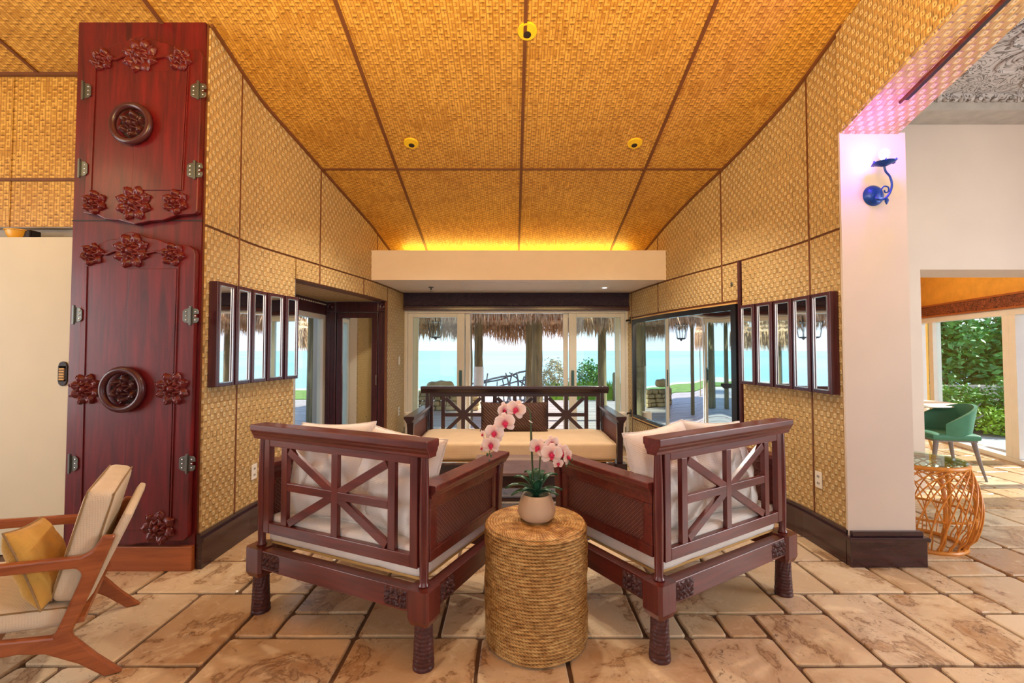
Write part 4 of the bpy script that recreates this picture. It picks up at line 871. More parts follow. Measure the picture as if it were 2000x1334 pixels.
lp = lip0.build('lip', M['lip'], flo, smooth=True)
fs_list = [(1008, 800, -.035, 1.0, 20, -10), (986, 826, -.05, 1.05, -8, 5), (966, 846, -.045, 1.0, 10, -12), (959, 869, -.06, .92, 0, -5), (984, 802, -.012, .9, -10, 40), (944, 849, -.03, .5, 30, -60), (942, 876, -.04, .42, 30, -60),
           (1051, 874, -.04, .95, 25, -15), (1077, 887, -.06, 1.1, 5, 5), (1077, 866, -.03, .8, -10, 20), (1095, 884, -.04, .95, -15, 30), (1090, 905, -.055, .55, 0, 10), (1108, 893, -.03, .75, -30, 50), (1064, 884, -.025, .9, 40, -20)]
for i, (px, py, dy, s_, tw, yw) in enumerate(fs_list):
    o = flo if i == 0 else flo.copy()
    if i: COL.objects.link(o); l_ = lp.copy(); COL.objects.link(l_); l_.parent = o
    o.parent = t; o.location = W2(px, py, dy); o.rotation_euler = Euler((R(-10+(i*37 % 17)), R(tw), R(yw))); o.scale = (s_*1.15,)*3
for px, py, s_ in ((952, 888, 1), (959, 890, .9), (956, 899, .6), (1112, 905, .9), (1117, 898, .8), (1106, 910, .7), (1119, 908, .5)):
    c = W2(px, py, -.04); MB().rbox((.012*s_, .012*s_, .018*s_), .0055*s_, 4, M=Matrix.Translation(c)).build('bud', M['stem'], t, smooth=True)

# ---------------------------------------------------------------- teak lounge chair at the left edge
F0 = (-1.727, 2.05, 0); a_ = Vector((-.835, -.551)); t = thing('lounge_chair', 'teak-framed lounge chair with cream linen cushions at the left edge', 'armchair', F0, math.atan2(a_.y, a_.x)); WB = .634
def lounge_side(y):
    mb = MB(); th = .017
    mb.prism([(-.028, 0), (.035, 0), (.12, .085), (.22, .158), (.30, .185), (.50, .20), (.66, .215), (.70, .19), (.72, 0), (.765, 0), (.77, .26), (.76, .56), (.72, .57), (.70, .29), (.40, .262), (.20, .222), (.185, .25), (.125, .42), (.115, .455), (.135, .482), (.40, .512), (.80, .552), (.82, .57), (.80, .60), (.40, .556), (.12, .528), (.085, .545), (.052, .60), (.008, .592), (.075, .40), (.140, .225), (.135, .2), (.06, .10)], y-th, y+th)
    return mb
lounge_side(0).build('side_frame', M['teak'], t, bevel=.009); lounge_side(-WB).build('side_frame', M['teak'], t, bevel=.009)
MB().bar((.40, 0, .21), (.40, -WB, .21), .05, .022, (1, 0, 0)).build('cross_rail', M['teak'], t); MB().bar((.13, 0, .26), (.13, -WB, .26), .05, .022, (0, 0, 1)).build('cross_rail', M['teak'], t)
def tilt_mat(p0, p1, th_off):   # frame in x,z: from p0 (bottom) to p1 (top)
    p0 = Vector((p0[0], 0, p0[1])); p1 = Vector((p1[0], 0, p1[1])); u = (p1-p0).normalized(); n = Vector((u.z, 0, -u.x)); c = (p0+p1)/2
    return Matrix(((n.x, 0, u.x, c.x), (0, 1, 0, -WB/2), (n.z, 0, u.z, c.z), (0, 0, 0, 1))), (p1-p0).length
Mt, L_ = tilt_mat((.115, .32), (-.03, .672), 0); MB().rbox((.038, WB-.04, L_), .018, 8, M=Mt).build('back_pad', M['linen'], t, smooth=True, merge=True)
Mt, L_ = tilt_mat((.175, .33), (.065, .785), 0)
def bc(p): return p
MB().rbox((.11, WB-.05, L_), .038, 12, M=Mt).build('back_cushion', M['linen'], t, smooth=True, merge=True)
bcu = t.children[-1]; hx_, hy_, hz_ = .0625, (WB-.05)/2, L_/2
for sx_ in (-.046, .046):
    MB().tube([(sx_, a*(hy_-.012), b*(hz_-.012)) for a, b in ((-1, -1), (0, -1.02), (1, -1), (1.03, 0), (1, 1), (0, 1.02), (-1, 1), (-1.03, 0))], .004, 6, closed=True, M=Mt).build('piping', M['seam'], bcu)
Ms = Matrix.Translation((.46, -WB/2, .322)) @ Matrix.Rotation(R(-9), 4, 'Y'); MB().rbox((.62, WB-.05, .095), .035, 12, M=Ms, puff=.012).build('seat_cushion', M['linen'], t, smooth=True, merge=True)
sc = t.children[-1]; MB().tube([(a*.298, b*(WB/2-.035), .034) for a, b in ((-1, -1), (0, -1.02), (1, -1), (1.01, 0), (1, 1), (0, 1.02), (-1, 1), (-1.01, 0))], .004, 6, closed=True, M=Ms).build('piping', M['seam'], sc)
rzc = math.atan2(a_.y, a_.x); ppos = on(F0, rzc, .285, -.20, .475)
pillow('mustard and cream cushion leaning in the lounge chair', ppos, (R(0), R(0), rzc), (.1, .1, .1), M['mustard'], 2)
pp = bpy.data.objects[[o.name for o in bpy.data.objects if o.get('label', '').startswith('mustard')][0]]
for ch in list(pp.children): bpy.data.objects.remove(ch)
pp.rotation_euler = (R(-22), R(8), rzc-R(90)+R(-4))
pillow_mb(.40, .35, .14, 4, .01).build('cover', M['mustard'], pp, smooth=True, merge=True, sharp=80)
MB().tube([(.20*a*(1-.07*(1-b*b)), 0, .175*b*(1-.07*(1-a*a))) for a, b in [(-1+k/10, -1) for k in range(20)]+[(1, -1+k/10) for k in range(20)]+[(1-k/10, 1) for k in range(20)]+[(-1, 1-k/10) for k in range(20)]], .004, 6, closed=True).build('piping', M['seam'], pp, smooth=True)

# ---------------------------------------------------------------- wall mirrors
ordn = ['nearest the red column', 'second from the red column', 'middle one of the row', 'fourth from the red column', 'farthest from the red column, beside the niche']
ordr = ['nearest the white pillar', 'second from the white pillar', 'middle one of the row', 'fourth from the white pillar', 'farthest from the white pillar']
def strip_mirror(X, sg, y0, y1, z0, z1, label, group):
    ym = (y0+y1)/2; x = X(ym); tx = X(y1)-X(y0); w = math.hypot(tx, y1-y0)-.012; ang = math.atan2(y1-y0, tx)
    # local x along wall (towards far), local y into the wall
    t = thing('mirror', label, 'mirror', (x+(.013 if sg < 0 else -.013), ym, z0), ang if sg < 0 else ang+PI, group); h = z1-z0; hw = w/2; b = .026; dp = .060
    s_ = 1  # local -y must point to the room
    # left wall: dir (0,1) rotated 90deg -> local y = -x (into wall). right wall: ang+180 -> local y = +x (into wall)
    mb = MB(); mb.box((-hw, -dp, 0), (-hw+b, 0, h)); mb.box((hw-b, -dp, 0), (hw, 0, h)); mb.box((-hw+b, -dp, 0), (hw-b, 0, b)); mb.box((-hw+b, -dp, h-b), (hw-b, 0, h)); mb.build('frame', M['dark'], t, bevel=.004)
    mb = MB(); q = b+.001
    for a, c in (((-hw+q, q), (-hw+q, h-q)), ((hw-q, q), (hw-q, h-q)), ((-hw+q, q), (hw-q, q)), ((-hw+q, h-q), (hw-q, h-q))): mb.bar((a[0], -dp-.001, a[1]), (c[0], -dp-.001, c[1]), .005, .006, (0, 1, 0))
    mb.build('bead', M['silver'], t)
    MB().box((-hw+b, -dp+.006, b), (hw-b, -dp+.018, h-b)).build('mirror_glass', M['mirror'], t)
ysl = [3.035, 3.25, 3.455, 3.66, 3.865, 4.05]
for i in range(5): strip_mirror(XL, -1, ysl[i], ysl[i+1]-.008, 1.155, 1.86, 'narrow dark-framed mirror on the left wall, '+ordn[i], 'narrow mirrors on the left wall')
ysr = [3.10, 3.32, 3.54, 3.755, 3.965, 4.165]
for i in range(5): strip_mirror(XR, 1, ysr[i], ysr[i+1]-.008, 1.10, 1.80, 'narrow dark-framed mirror on the right wall, '+ordr[i], 'narrow mirrors on the right wall')
# big curved reflective panel on the right wall
t = thing('glass_panel', 'large dark-framed reflective glass panel recessed in the right woven wall', 'glass panel', (0, 0, 0))
ya, yb, za, zb = 4.26, 6.5, .47, 1.83
wall_strip(MB(), XR, ya+.06, yb-.03, za+.03, zb-.05, -.004, .0, 1, 60).build('glass', M['screen'], t, smooth=True, sharp=60)
mb = MB(); wall_strip(mb, XR, ya, ya+.07, za, zb, -.028, 0, 1); wall_strip(mb, XR, yb-.035, yb, za, zb, -.028, 0, 1); wall_strip(mb, XR, ya+.07, yb-.035, zb-.055, zb, -.028, 0, 1); wall_strip(mb, XR, ya+.07, yb-.035, za, za+.035, -.028, 0, 1); mb.build('frame', M['black'], t, smooth=True)
for z_ in (zb, za-.014): wall_strip(MB(), XR, ya-.01, yb+.01, z_, z_+.014, -.03, 0, 1).build('edge_trim', M['ply'], t)
for z, lab in ((1.83, 'small black bracket above the far end of the glass panel'), (.50, 'small black bracket below the far end of the glass panel')):
    x = XR(6.6); tt = thing('wall_bracket', lab, 'bracket', (x-.012, 6.62, z)); MB().box((-.012, -.035, -.05), (0, .035, .05)).build('plate', M['black'], tt, bevel=.003); MB().tube([(-.01, 0, 0), (-.05, 0, 0), (-.06, -.02, -.01)], .012, 8).build('arm', M['black'], tt, smooth=True)
x = XR(4.33); tt = thing('door_pull', 'small round dark finger hole in the high woven door panel', 'door pull', (x-.013, 4.33, 1.99+.03)); MB().lathe([(.012, 0), (.020, .004), (.022, 0)], 20, M=Matrix.Rotation(R(-90), 4, 'Y')).build('ring', M['iron'], tt, smooth=True); MB().lathe([(0, .002), (.014, .001)], 16, M=Matrix.Rotation(R(-90), 4, 'Y')).build('hole', M['slot'], tt)
def outlet(X, sg, y, z, label, switch=False):
    t = thing('wall_switch' if switch else 'power_outlet', label, 'switch' if switch else 'outlet', (X(y)-sg*.013, y, z)); s_ = -sg
    MB().box((min(0, s_*.008), -.036, -.058), (max(0, s_*.008), .036, .058)).build('plate', M['plastic'], t, bevel=.003)
    if switch: MB().box((min(0, s_*.014), -.012, -.02), (max(0, s_*.014), .012, .02)).build('rocker', M['plastic'], t, bevel=.002)
    else:
        for dz in (-.024, .024):
            mb = MB(); mb.box((min(0, s_*.010), -.010, dz-.008), (max(0, s_*.010), -.006, dz+.008)); mb.box((min(0, s_*.010), .006, dz-.008), (max(0, s_*.010), .010, dz+.008)); mb.build('socket', M['slot'], t)
outlet(XL, -1, 6.45, 1.255, 'white switch plate on the left wall between niche and glass doors', True)
outlet(XL, -1, 6.45, .55, 'white outlet low on the left wall beside the glass doors')
outlet(XL, -1, 3.60, .46, 'white outlet on the left wall behind the left armchair')
outlet(XR, 1, 3.34, .47, 'white outlet low on the right wall near the white pillar')
# sconce
c = P(1704, 383, 3.05); t = thing('wall_sconce', 'blue metal wall sconce with scrolled arm and bare lit bulb on pillar', 'wall lamp', (c.x, 3.05, c.z))
MB().lathe([(.070, 0), (.068, .012), (.052, .030), (.03, .040), (0, .044)], 32, M=Matrix.Rotation(R(90), 4, 'X')).build('backplate', M['blue'], t, smooth=True)
SYy = 2.93
def Ws(px, py, y=SYy): return P(px, py, y)-Vector((c.x, 3.05, c.z))
arm = spline([(0, -.04, 0), Ws(1712, 388), Ws(1724, 390), Ws(1736, 380), Ws(1742, 362), Ws(1738, 345), Ws(1730, 335), Ws(1727, 325)], 40)
ar = MB().tube(arm, .0065, 8).build('arm', M['blue'], t, smooth=True)
MB().tube(spline([Ws(1722, 385), Ws(1721, 372), Ws(1727, 364), Ws(1735, 366), Ws(1735, 374), Ws(1729, 376), Ws(1727, 371)], 26), .0045, 6).build('scroll', M['blue'], ar, smooth=True)
MB().tube([Ws(1731, 386), Ws(1732, 392), Ws(1732, 399)], [.006, .012, .004], 8).build('finial', M['blue'], ar, smooth=True)
q = Ws(1727, 322); MB().lathe([(.0, -.010), (.016, -.008), (.060, .012), (.063, .016), (.058, .015), (.016, 0), (.017, .03), (0, .03)], 28, c=q).build('drip_cup', M['blue'], t, smooth=True)
for k in range(6): a = k*PI/3; MB().tube([q+Vector((.056*math.cos(a), .056*math.sin(a), .012)), q+Vector((.066*math.cos(a), .066*math.sin(a), .02)), q+Vector((.070*math.cos(a), .070*math.sin(a), .010))], [.008, .006, .003], 6).build('cup_petal', M['blue'], t, smooth=True)
q = Ws(1727, 312); MB().lathe([(.012, -.01), (.014, .0), (.024, .018), (.029, .036), (.026, .054), (.014, .066), (0, .069)], 24, c=q).build('bulb', M['bulb'], t, smooth=True)
bw = P(1727, 298, SYy-.06); light('POINT', 'sconce_light', (bw.x, SYy-.09, bw.z+.03), 10.0, (.36, .10, 1.0), .04)

# ---------------------------------------------------------------- rattan side table by the pillar
t = thing('rattan_side_table', 'open rattan drum side table with glass top beside the white pillar', 'side table', (3.0, 3.42, 0)); RT = .30; HT = .60
def rr(z): f = z/HT; return .235+.085*math.sin(PI*min(1, (f*.93+.05)))**.9-(.02 if f < .1 else 0)+.012*f
for z, r_ in ((.012, .016), (.585, .016)): MB().tube([(rr(z)*math.cos(2*PI*k/40), rr(z)*math.sin(2*PI*k/40), z) for k in range(40)], r_, 8, closed=True).build('hoop', M['rattan'], t, smooth=True)
MB().tube([((rr(.3)-.03)*math.cos(2*PI*k/40), (rr(.3)-.03)*math.sin(2*PI*k/40), .24) for k in range(40)], .009, 6, closed=True).build('hoop', M['rattan'], t, smooth=True)
for k in range(6):
    a = k*PI/3+.25; MB().tube([((rr(z)-.035)*math.cos(a), (rr(z)-.035)*math.sin(a), z) for z in np.linspace(.01, .58, 12)], .014, 8).build('upright', M['rattan'], t, smooth=True)
for k in range(26):                    # canes rise upright from the foot ring and bend over sideways, in two crossing sets
    for sg in (1, -1):
        a0 = 2*PI*k/26+(.1 if sg < 0 else 0); pts = []
        for i in range(23):
            f = i/22; a = a0+sg*1.35*f**1.9; z = .012+.573*math.sin(f*PI*.5)**.95; r_ = rr(z)-(.0 if sg > 0 else .010); pts.append((r_*math.cos(a), r_*math.sin(a), z))
        MB().tube(pts, .0048, 6).build('rattan_cane', M['rattan'], t, smooth=True)
MB().lathe([(0, .600), (.262, .600), (.265, .604), (.262, .610), (0, .610)], 48).build('glass_top', M['glasst'], t, smooth=True)
# dining furniture beyond the opening
t = thing('dining_table', 'round white pedestal table in the bright dining area', 'table', (4.97, 5.75, 0)); MB().lathe([(0, .72), (.44, .735), (.45, .745), (.44, .755), (0, .755)], 48).build('tabletop', M['plastic'], t, smooth=True); MB().lathe([(.24, 0), (.23, .015), (.06, .04), (.035, .15), (.035, .6), (.09, .72)], 28).build('pedestal', M['plastic'], t, smooth=True)
def shell_chair(name, label, loc, rz, mat, legm, wing=1.0):
    t = thing(name, label, 'chair', loc, rz)
    MB().rbox((.46, .46, .07), .03, 8, M=Matrix.Translation((0, 0, .455)), puff=.01).build('seat', mat, t, smooth=True, merge=True)
    mb = MB()
    def f(u, v, off=0):
        a = R(-115+230*u)-PI/2; top = .80-.20*(abs(u-.5)*2)**2; z = .47+(top-.47)*v; r = .235+.05*v+off
        return (r*math.cos(a), r*math.sin(a), z)
    mb.grid(lambda u, v: f(1-u, v), 28, 8); mb.grid(lambda u, v: f(u, v, -.03), 28, 8); mb.grid(lambda u, v: f(u, 1, -.03*v), 28, 1); mb.grid(lambda u, v: f(u, 0, -.03+.03*v), 28, 1)
    mb.grid(lambda u, v: f(0, v, -.03*u), 1, 8); mb.grid(lambda u, v: f(1, v, -.03+.03*u), 1, 8)
    mb.build('backrest', mat, t, smooth=True, merge=True)
    for sx_ in (-1, 1):
        for sy_ in (-1, 1): MB().tube([(sx_*.18, sy_*.17, .43), (sx_*.20, sy_*.21, .2), (sx_*.23, sy_*.25, 0)], [.026, .018, .011], 10).build('leg', legm, t, smooth=True)
    MB().box((-.2, -.2, .405), (.2, .2, .425)).build('seat_frame', legm, t)
    return t
shell_chair('dining_chair', 'green velvet dining chair with rounded back in the dining area', (4.85, 5.22, 0), R(78), M['green'], M['greyleg'])
shell_chair('dining_chair', 'white shell dining chair behind the round white table', (5.35, 6.35, 0), R(168), M['plastic'], M['ply'])
# white planters on metal stands at the glass doors
for x, lab in ((-1.42, 'white cylinder planter on a metal stand left of the glass doors'), (1.52, 'white cylinder planter on a metal stand right of the glass doors')):
    t = thing('planter', lab, 'planter', (x, 6.48, 0)); MB().lathe([(0, .24), (.075, .24), (.085, .25), (.085, .53), (.078, .53), (.075, .50), (0, .495)], 28).build('pot', M['plastic'], t, smooth=True)
    for k in range(4): a = k*PI/2+.6; MB().tube([(.09*math.cos(a), .09*math.sin(a), .34), (.092*math.cos(a), .092*math.sin(a), 0)], .006, 6).build('leg', M['iron'], t)
    MB().tube([(.09*math.cos(2*PI*k/24), .09*math.sin(2*PI*k/24), .24) for k in range(24)], .005, 6, closed=True).build('ring', M['iron'], t)

# ---------------------------------------------------------------- outdoors
dk = MB(); dk.box((-9, 6.93, -.10), (6.4, 13.2, -.045)); deck = dk.build('deck', M['slot'], kind='structure')
y = 6.93; rs = random.Random(3)
while y < 13.1:
    MB().box((-9, y, -.045), (6.0, y+.132, -.008+rs.uniform(-.003, .003))).build('plank', M['deck'], deck); y += .142
mb = MB(); mb.box((-30, 13.2, -.3), (30, 17.5, -.05)); mb.box((-30, 6.95, -.3), (-9, 13.2, -.05)); mb.build('sandy_ground', plain('sand', C(214, 202, 184), .9, var=.08, scale=3, bump=.3), kind='structure')
MB().box((-12, 13.3, -.06), (-2.6, 16.2, .0)).build('lawn', M['ground'], kind='structure')
mb = MB(); mb.box((7.0, -3, -.2), (30, 13.2, -.03)); mb.build('garden_path', M['path'], kind='structure')
mb = MB(); mb.add([(-1500, 17, -1.6), (1500, 17, -1.6), (1500, 2600, -1.6), (-1500, 2600, -1.6)], [(0, 1, 2, 3)]); mb.build('sea', M['sea'], kind='structure')
def blades(mb, p, n, L, w, spread, rs, up=-1):
    for _ in range(n):
        q = Vector(p)+Vector((rs.gauss(0, spread), rs.gauss(0, spread), rs.uniform(-.02, .04))); a = rs.uniform(0, PI); s_ = Vector((math.cos(a), math.sin(a), 0))*w/2
        l = L*rs.uniform(.55, 1.25); d = Vector((rs.gauss(0, .13), rs.gauss(0, .13), up))*l
        mb.add([q-s_, q+s_, q+d*.6+s_*.7+Vector((rs.gauss(0, .01), 0, 0)), q+d], [(0, 1, 2, 3)])
def fringe(mb, pts, L, dens, rs, spread=.05):
    for a, b in zip(pts[:-1], pts[1:]):
        a, b = Vector(a), Vector(b); n = max(1, int((b-a).length*dens))
        for i in range(n): blades(mb, a.lerp(b, (i+rs.random())/n), 1, L, .022, spread, rs)
rs = random.Random(5)
# long thatched shelter over the deck
x0, x1, ya, yb, ze, zr = -2.35, 1.35, 8.4, 11.8, 2.22, 3.9; ym = (ya+yb)/2
t = thing('thatched_shelter', 'wide thatched shelter standing on the deck behind the sofa', 'shelter', (-.5, ym, 0))
def LO(p): return Vector(p)-Vector((-.5, ym, 0))
mb = MB(); rv = [(x0, ya, ze), (x1, ya, ze), (x1, yb, ze-.1), (x0, yb, ze-.1), (x0+1, ym, zr), (x1-1, ym, zr)]; mb.add([LO(p) for p in rv], [(0, 1, 5, 4), (1, 2, 5), (2, 3, 4, 5), (3, 0, 4)]); rf_ = mb.build('roof_thatch', M['thatch'], t)
rf_.modifiers.new('s', 'SOLIDIFY').thickness = .12
mb = MB()
for k in range(4): zz_ = ze+.02+k*.12; yy = ya+k*.22; fringe(mb, [LO((x0, yy, zz_)), LO((x1, yy, zz_))], .34, 260, rs)
fringe(mb, [LO((x0, ya, ze-.0)), LO((x0, yb, ze-.1))], .34, 160, rs); fringe(mb, [LO((x1, ya, ze)), LO((x1, yb, ze-.1))], .34, 160, rs)
fringe(mb, [LO((x0, ya, ze-.02)), LO((x1, ya, ze-.02))], .30, 200, rs)
segs = [(x0, .50), (-.9, .42), (-.55, .40), (-.3, .55), (.25, .58), (.5, .45), (x1, .40)]
for (xa, la), (xb, lb) in zip(segs[:-1], segs[1:]): fringe(mb, [LO((xa, yb, ze-.08)), LO((xb, yb, ze-.12))], (la+lb)/2, 420, rs, .07)
mb.build('thatch_fringe', M['thatch'], t, kind='stuff')
for (px, Y, r_) in ((915, 9.0, .075), (935, 11.3, .10), (1036, 11.4, .11), (1049, 8.9, .095), (803, 8.9, .065)):
    q = P(px, 700, Y)-Vector((-.5, ym, 0)); rs2 = random.Random(px)
    pts = [(q.x+rs2.gauss(0, .006), q.y, z) for z in np.linspace(-.02, ze+.25, 9)]; MB().tube(pts, [r_*(1.1-.05*i/4+rs2.gauss(0, .02)) for i in range(9)], 12).build('post', M['post'], t, smooth=True)
q = P(935, 700, 11.3)-Vector((-.5, ym, 0)); MB().lathe([(.125, 0), (.125, .98), (.11, 1.0)], 16, c=q*1.0-Vector((0, 0, q.z))).build('post_sleeve', M['frame'], t, smooth=True)
for yy in (ya+.35, yb-.3): MB().bar(LO((x0+.1, yy, ze-.03)), LO((x1-.1, yy, ze-.03)), .09, .09, (0, 0, 1)).build('beam', M['plank'], t, bevel=.01)
for i in range(9): xx = x0+.3+i*.41; MB().bar(LO((xx, ya+.1, ze+.03)), LO((xx, ym, zr-.1)), .05, .05, (1, 0, 0)).build('rafter', M['plank'], t)
def palapa(label, x, Y, r, zfr, fringe_l, zt, post_r=.085, dens=300, seed=1):
    t = thing('palapa', label, 'thatch umbrella', (x, Y, 0)); rs = random.Random(seed)
    MB().lathe([(post_r*1.1, 0), (post_r, 1.2), (post_r*.85, zt-.15)], 14).build('post', M['post'], t, smooth=True)
    MB().lathe([(r, zfr+fringe_l), (r*.6, zfr+fringe_l+(zt-zfr-fringe_l)*.55), (.02, zt), (.02, zt-.06), (r*.6, zfr+fringe_l+(zt-zfr-fringe_l)*.5), (r*.97, zfr+fringe_l-.03)], 28).build('roof_thatch', M['thatch'], t, smooth=True)
    mb = MB()
    for k in range(3):
        rk = r*(1-.16*k); zk = zfr+fringe_l+k*.13
        fringe(mb, [(rk*math.cos(2*PI*i/24), rk*math.sin(2*PI*i/24), zk) for i in range(25)], fringe_l*1.0, dens, rs, .03)
    mb.build('thatch_fringe', M['thatch'], t, kind='stuff'); return t
c = P(1176, 700, 9.3); palapa('round palm-thatch umbrella behind the right glass door', c.x, 9.3, .72, 1.72, .42, 2.9, .085, 330, 2)
c = P(611, 700, 8.9); palapa('round thatch umbrella on a thick post outside the niche window', c.x, 8.9, .85, 2.0, .3, 3.0, .10, 220, 3)
c = P(575, 700, 11.5); palapa('distant thatch umbrella seen through the niche window', c.x-.25, 11.5, .62, 1.42, .5, 2.5, .07, 260, 4)
# lantern
c = P(851, 640, 8.75); t = thing('lantern', 'grey metal lantern hanging under the thatched shelter eave', 'lantern', (c.x, c.y, c.z-.2))
MB().lathe([(.075, 0), (.085, .01), (.10, .02), (.10, .03)], 6).build('base', M['lantern'], t); MB().lathe([(.15, .30), (.155, .31), (.10, .38), (.05, .40), (.03, .44), (0, .45)], 6).build('roof', M['lantern'], t)
for k in range(6): a = k*PI/3; MB().tube([(.095*math.cos(a), .095*math.sin(a), .02), (.145*math.cos(a), .145*math.sin(a), .30)], .007, 5).build('bar', M['lantern'], t)
MB().lathe([(.088, .03), (.135, .295)], 6).build('pane', M['glass'], t); MB().tube([(0, 0, .44), (0, 0, .62)], .005, 5).build('hanger', M['lantern'], t); MB().lathe([(0, -.04), (.02, -.02), (.03, 0)], 8).build('finial', M['lantern'], t)
# driftwood railing
t = thing('driftwood_railing', 'bluish driftwood railing at the edge of the deck', 'railing', (0, 12.2, 0)); Yf = 12.2
def D(px, py, dy=0): return P(px, py, Yf+dy)-Vector((0, Yf, 0))
for i, (a, b, r_) in enumerate([((922, 750), (1034, 724), .028), ((925, 752), (990, 738), .022), ((995, 727), (1034, 760), .02), ((960, 757), (1036, 739), .02), ((930, 790), (1030, 782), .02)]):
    pa, pb = D(*a), D(*b, .05); pts = [pa.lerp(pb, k/6)+Vector((0, 0, rs.gauss(0, .012))) for k in range(7)]; MB().tube(pts, r_, 7).build('rail', M['drift'], t, smooth=True)
for i, (a, b, r_) in enumerate([((953, 729), (938, 815), .03), ((983, 742), (984, 815), .024), ((971, 745), (969, 815), .02), ((988, 728), (1006, 815), .03), ((1000, 728), (985, 815), .028), ((1010, 727), (1018, 815), .035), ((1022, 735), (1012, 815), .03), ((1030, 718), (1024, 815), .05)]):
    pa, pb = D(*a), D(*b); MB().tube([pa.lerp(pb, k/5)+Vector((rs.gauss(0, .012), 0, 0)) for k in range(6)], [r_*(.7+.06*k) for k in range(6)], 7).build('branch', M['drift'], t, smooth=True)
# stacked stone wall and boulder
t = thing('stone_wall', 'low dry-stacked coral stone wall beyond the left glass door', 'wall', (-1.75, 10.9, 0))
for row in range(4):
    xx = -.95+.06*(row % 2)
    while xx < .95:
        w = rs.uniform(.14, .30); h = .105; s_ = rs.random()*9
        MB().rbox((w, .3, h), .035, 4, M=Matrix.Translation((xx+w/2, rs.uniform(-.03, .03), .05+row*.108)), fn=lambda p, s_=s_: p+noise.noise_vector(p*7+Vector((s_, 0, 0)))*.016).build('stone', M['rock'], t, smooth=True); xx += w+.008
def boulder(label, px, py, Y, size, seed):
    c = P(px, py, Y); MB().rbox(size, min(size)*.35, 8, fn=lambda p: p*(1+.35*noise.noise(p*3/size[0]+Vector((seed, 0, 0))))).build('boulder', M['rock'], smooth=True, merge=True, loc=(c.x, Y, max(size[2]*.45, c.z)), label=label, cat='rock')
boulder('pale boulder lying on the stacked stone wall', 860, 752, 10.95, (.55, .3, .18), 2)
# bushes and grass
def leaf_cloud(mb, c, rad, n, size, rs, flat=1):
    for _ in range(n):
        d = Vector((rs.gauss(0, 1), rs.gauss(0, 1), rs.gauss(0, 1))).normalized()*rs.uniform(.45, 1)**.5
        k = 1+.35*noise.noise(d*2.3+Vector(c)); p = Vector(c)+Vector((d.x*rad[0], d.y*rad[1], d.z*rad[2]))*k
        if p.z < .02: continue
        a = Vector((rs.gauss(0, 1), rs.gauss(0, 1), rs.gauss(0, .6))).normalized(); b = a.cross(Vector((rs.gauss(0, 1), rs.gauss(0, 1), rs.gauss(0, 1)))).normalized(); s_ = size*rs.uniform(.6, 1.3)
        mb.add([p-a*s_, p+b*s_*.42, p+a*s_, p-b*s_*.42], [(0, 1, 2, 3)])
def bush(name, label, loc, rad, n, size, mat, seed, cz=None, cat='shrub', group=None):
    t = thing(name, label, cat, (loc[0], loc[1], -.03), group=group); rs = random.Random(seed); mb = MB(); cz = cz or rad[2]*.9
    leaf_cloud(mb, (0, 0, cz), rad, n, size, rs)
    for k in range(4): o = Vector((rs.gauss(0, rad[0]*.4), rs.gauss(0, rad[1]*.4), cz+rs.uniform(-.2, .5)*rad[2])); leaf_cloud(mb, o, [r*.55 for r in rad], n//5, size, rs)
    mb.build('foliage', mat, t, kind='stuff'); mb = MB()
    for k in range(7): a = rs.uniform(0, 6.28); mb.tube([(0, 0, 0), (rad[0]*.3*math.cos(a), rad[1]*.3*math.sin(a), cz*.6), (rad[0]*.6*math.cos(a), rad[1]*.6*math.sin(a), cz*1.1)], [.02, .014, .006], 5)
    mb.build('stems', M['post'], t); return t
c = P(1082, 730, 13.5); bush('shrub', 'silvery flowering shrub right of the thick shelter post', (c.x, 13.5), (.42, .4, .62), 1500, .035, M['bushs'], 3)
c = P(1150, 730, 13.6); bush('shrub', 'round green shrub behind the round thatch umbrella post', (c.x, 13.6), (.40, .4, .60), 1400, .045, M['bush'], 4)
def tuft(label, x, Y, w, h, n, seed, group=None):
    mb = MB(); rs = random.Random(seed)
    for _ in range(n):
        p = Vector((rs.uniform(-w, w), rs.uniform(-.3, .3), 0)); a = rs.uniform(-.5, .5); L = h*rs.uniform(.6, 1.1); s_ = Vector((.018, 0, 0)); d = Vector((math.sin(a)*L*.7, rs.gauss(0, .1)*L, math.cos(a)*L))
        mb.add([p-s_, p+s_, p+d*.6+s_*.8, p+d*.6-s_*.8, p+d+Vector((d.x*.25, 0, -.03))], [(0, 1, 2, 3), (3, 2, 4)])
    mb.build('grass_clump', M['grass'], loc=(x, Y, -.05), label=label, cat='plant', kind='stuff')
tuft('bright green strappy grass bed beyond the right glass door', 2.35, 13.3, 1.25, .62, 900, 6)
c = P(1203, 745, 12.9); t = thing('bollard', 'short pale wooden bollard among the bright green grass', 'bollard', (c.x, 12.9, -.05)); MB().lathe([(.095, 0), (.095, .78), (.085, .80)], 18).build('shaft', M['post'], t, smooth=True); MB().lathe([(.085, .80), (.075, .83), (0, .835)], 18).build('cap', M['post'], t, smooth=True)
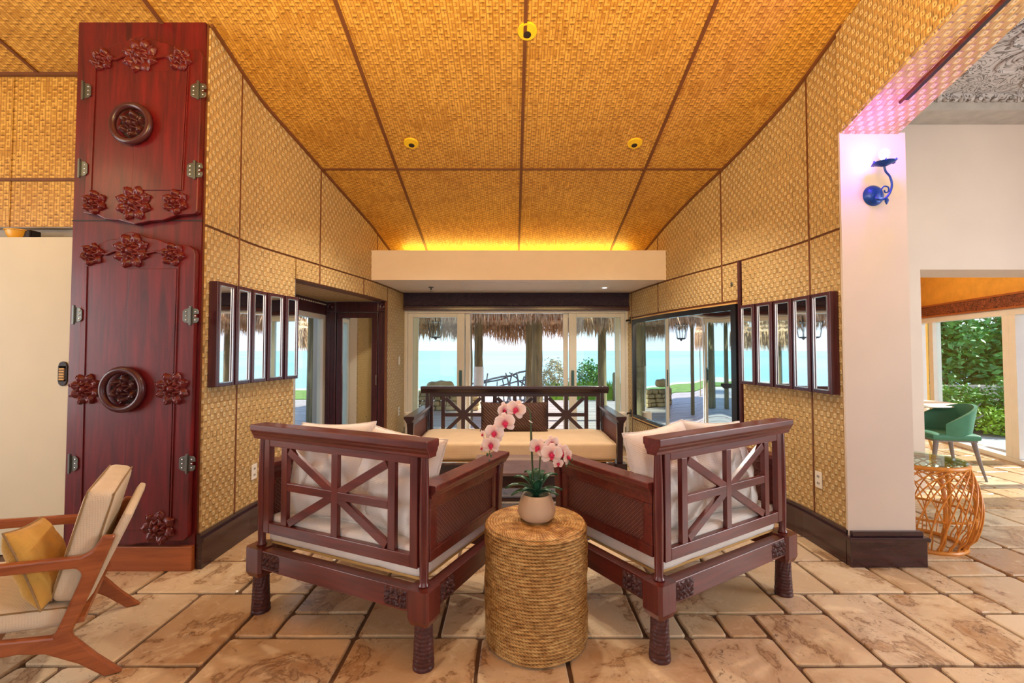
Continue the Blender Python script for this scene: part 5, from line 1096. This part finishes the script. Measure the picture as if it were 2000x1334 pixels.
# garden seen from the dining room
c = [('dense dark green hedge shrub filling the dining window, left part', (9.3, 10.3), (1.3, .9, 1.3), 4200, .085, 'bushd', 11), ('dense dark green hedge shrub filling the dining window, right part', (11.6, 10.2), (1.3, .9, 1.35), 4200, .085, 'bushd', 12),
     ('light green low shrub in front of the hedge, left part', (8.0, 8.3), (.6, .4, .42), 1500, .05, 'bush', 13), ('light green low shrub in front of the hedge, right part', (9.0, 8.2), (.7, .4, .5), 1700, .05, 'bush', 14), ('low yellow-green ground cover shrub nearest the path', (8.3, 7.7), (.5, .3, .25), 900, .04, 'grass', 15)]
for lab, loc, rad, n, s_, m_, sd in c: bush('shrub', lab, loc, rad, n, s_, M[m_], sd)
def frond_plant(name, label, loc, z0, n, L, seed, a0=0, a1=6.28, cat='palm'):
    t = thing(name, label, cat, (loc[0], loc[1], -.03)); rs = random.Random(seed)
    if z0 > .6: MB().tube([(0, 0, 0), (.03, 0, z0*.5), (0, 0, z0)], [.11, .09, .08], 10).build('trunk', M['post'], t, smooth=True)
    for k in range(n):
        a = a0+(a1-a0)*k/n+rs.uniform(-.15, .15); d = Vector((math.cos(a), math.sin(a), 0)); s_ = Vector((-d.y, d.x, 0)); l = L*rs.uniform(.8, 1.15); up = rs.uniform(.35, .9); mb = MB(); pts = []
        for i in range(13): f = i/12; pts.append(d*l*f*.85+Vector((0, 0, z0+up*l*math.sin(f*2.0)*.6-l*.35*f*f)))
        mb.tube(pts, [.012*(1-.8*i/12) for i in range(13)], 5)
        for i in range(2, 13):
            for sg in (-1, 1):
                for j in (0, .5):
                    p = pts[i-1].lerp(pts[i], j); ll = l*.28*math.sin(PI*min(1, (i+j)/13*.9+.1)); q = p+s_*sg*ll*.8+d*ll*.4+Vector((0, 0, -ll*.35)); w = Vector((0, 0, .012))+d*.012
                    mb.add([p-w, p+w, p.lerp(q, .6)+w, q, p.lerp(q, .6)-w], [(0, 1, 2, 3, 4)])
        mb.build('frond', M['palm'], t)
frond_plant('palm', 'tall feathery palm rising behind the garden hedge, left', (9.8, 12.0), 3.0, 11, 1.9, 21)
frond_plant('palm', 'tall feathery palm rising behind the garden hedge, right', (12.9, 12.2), 3.4, 11, 1.9, 22)
frond_plant('palm', 'small palm with arching yellow-green fronds before the hedge', (9.0, 7.9), .25, 7, 1.2, 23)
def agave(label, x, y, L, seed):
    t = thing('agave', label, 'plant', (x, y, -.03)); rs = random.Random(seed)
    for k in range(12):
        a = k*2.4; d = Vector((math.cos(a), math.sin(a), 0)); s_ = Vector((-d.y, d.x, 0)); up = .5+.45*(k/12); mb = MB()
        def f(u, v): return d*(L*v*(1.1-up*.6))+Vector((0, 0, L*v*up))+s_*(u-.5)*L*.16*(math.sin(PI*(.2+.8*v))**.7 if v < 1 else 0)+Vector((0, 0, abs(u-.5)*.05))
        mb.grid(f, 4, 8); mb.build('leaf', M['drift'], t, smooth=True)
agave('blue-grey agave by the left edge of the dining window', 7.75, 8.1, .6, 1); agave('blue-grey agave in the middle of the garden bed', 8.7, 7.75, .6, 2)
mb = MB(); mb.box((7.4, 9.0, -.03), (14, 9.06, .72)); mb.build('garden_wall', M['white'], label='low white garden wall behind the light green shrubs', cat='wall')
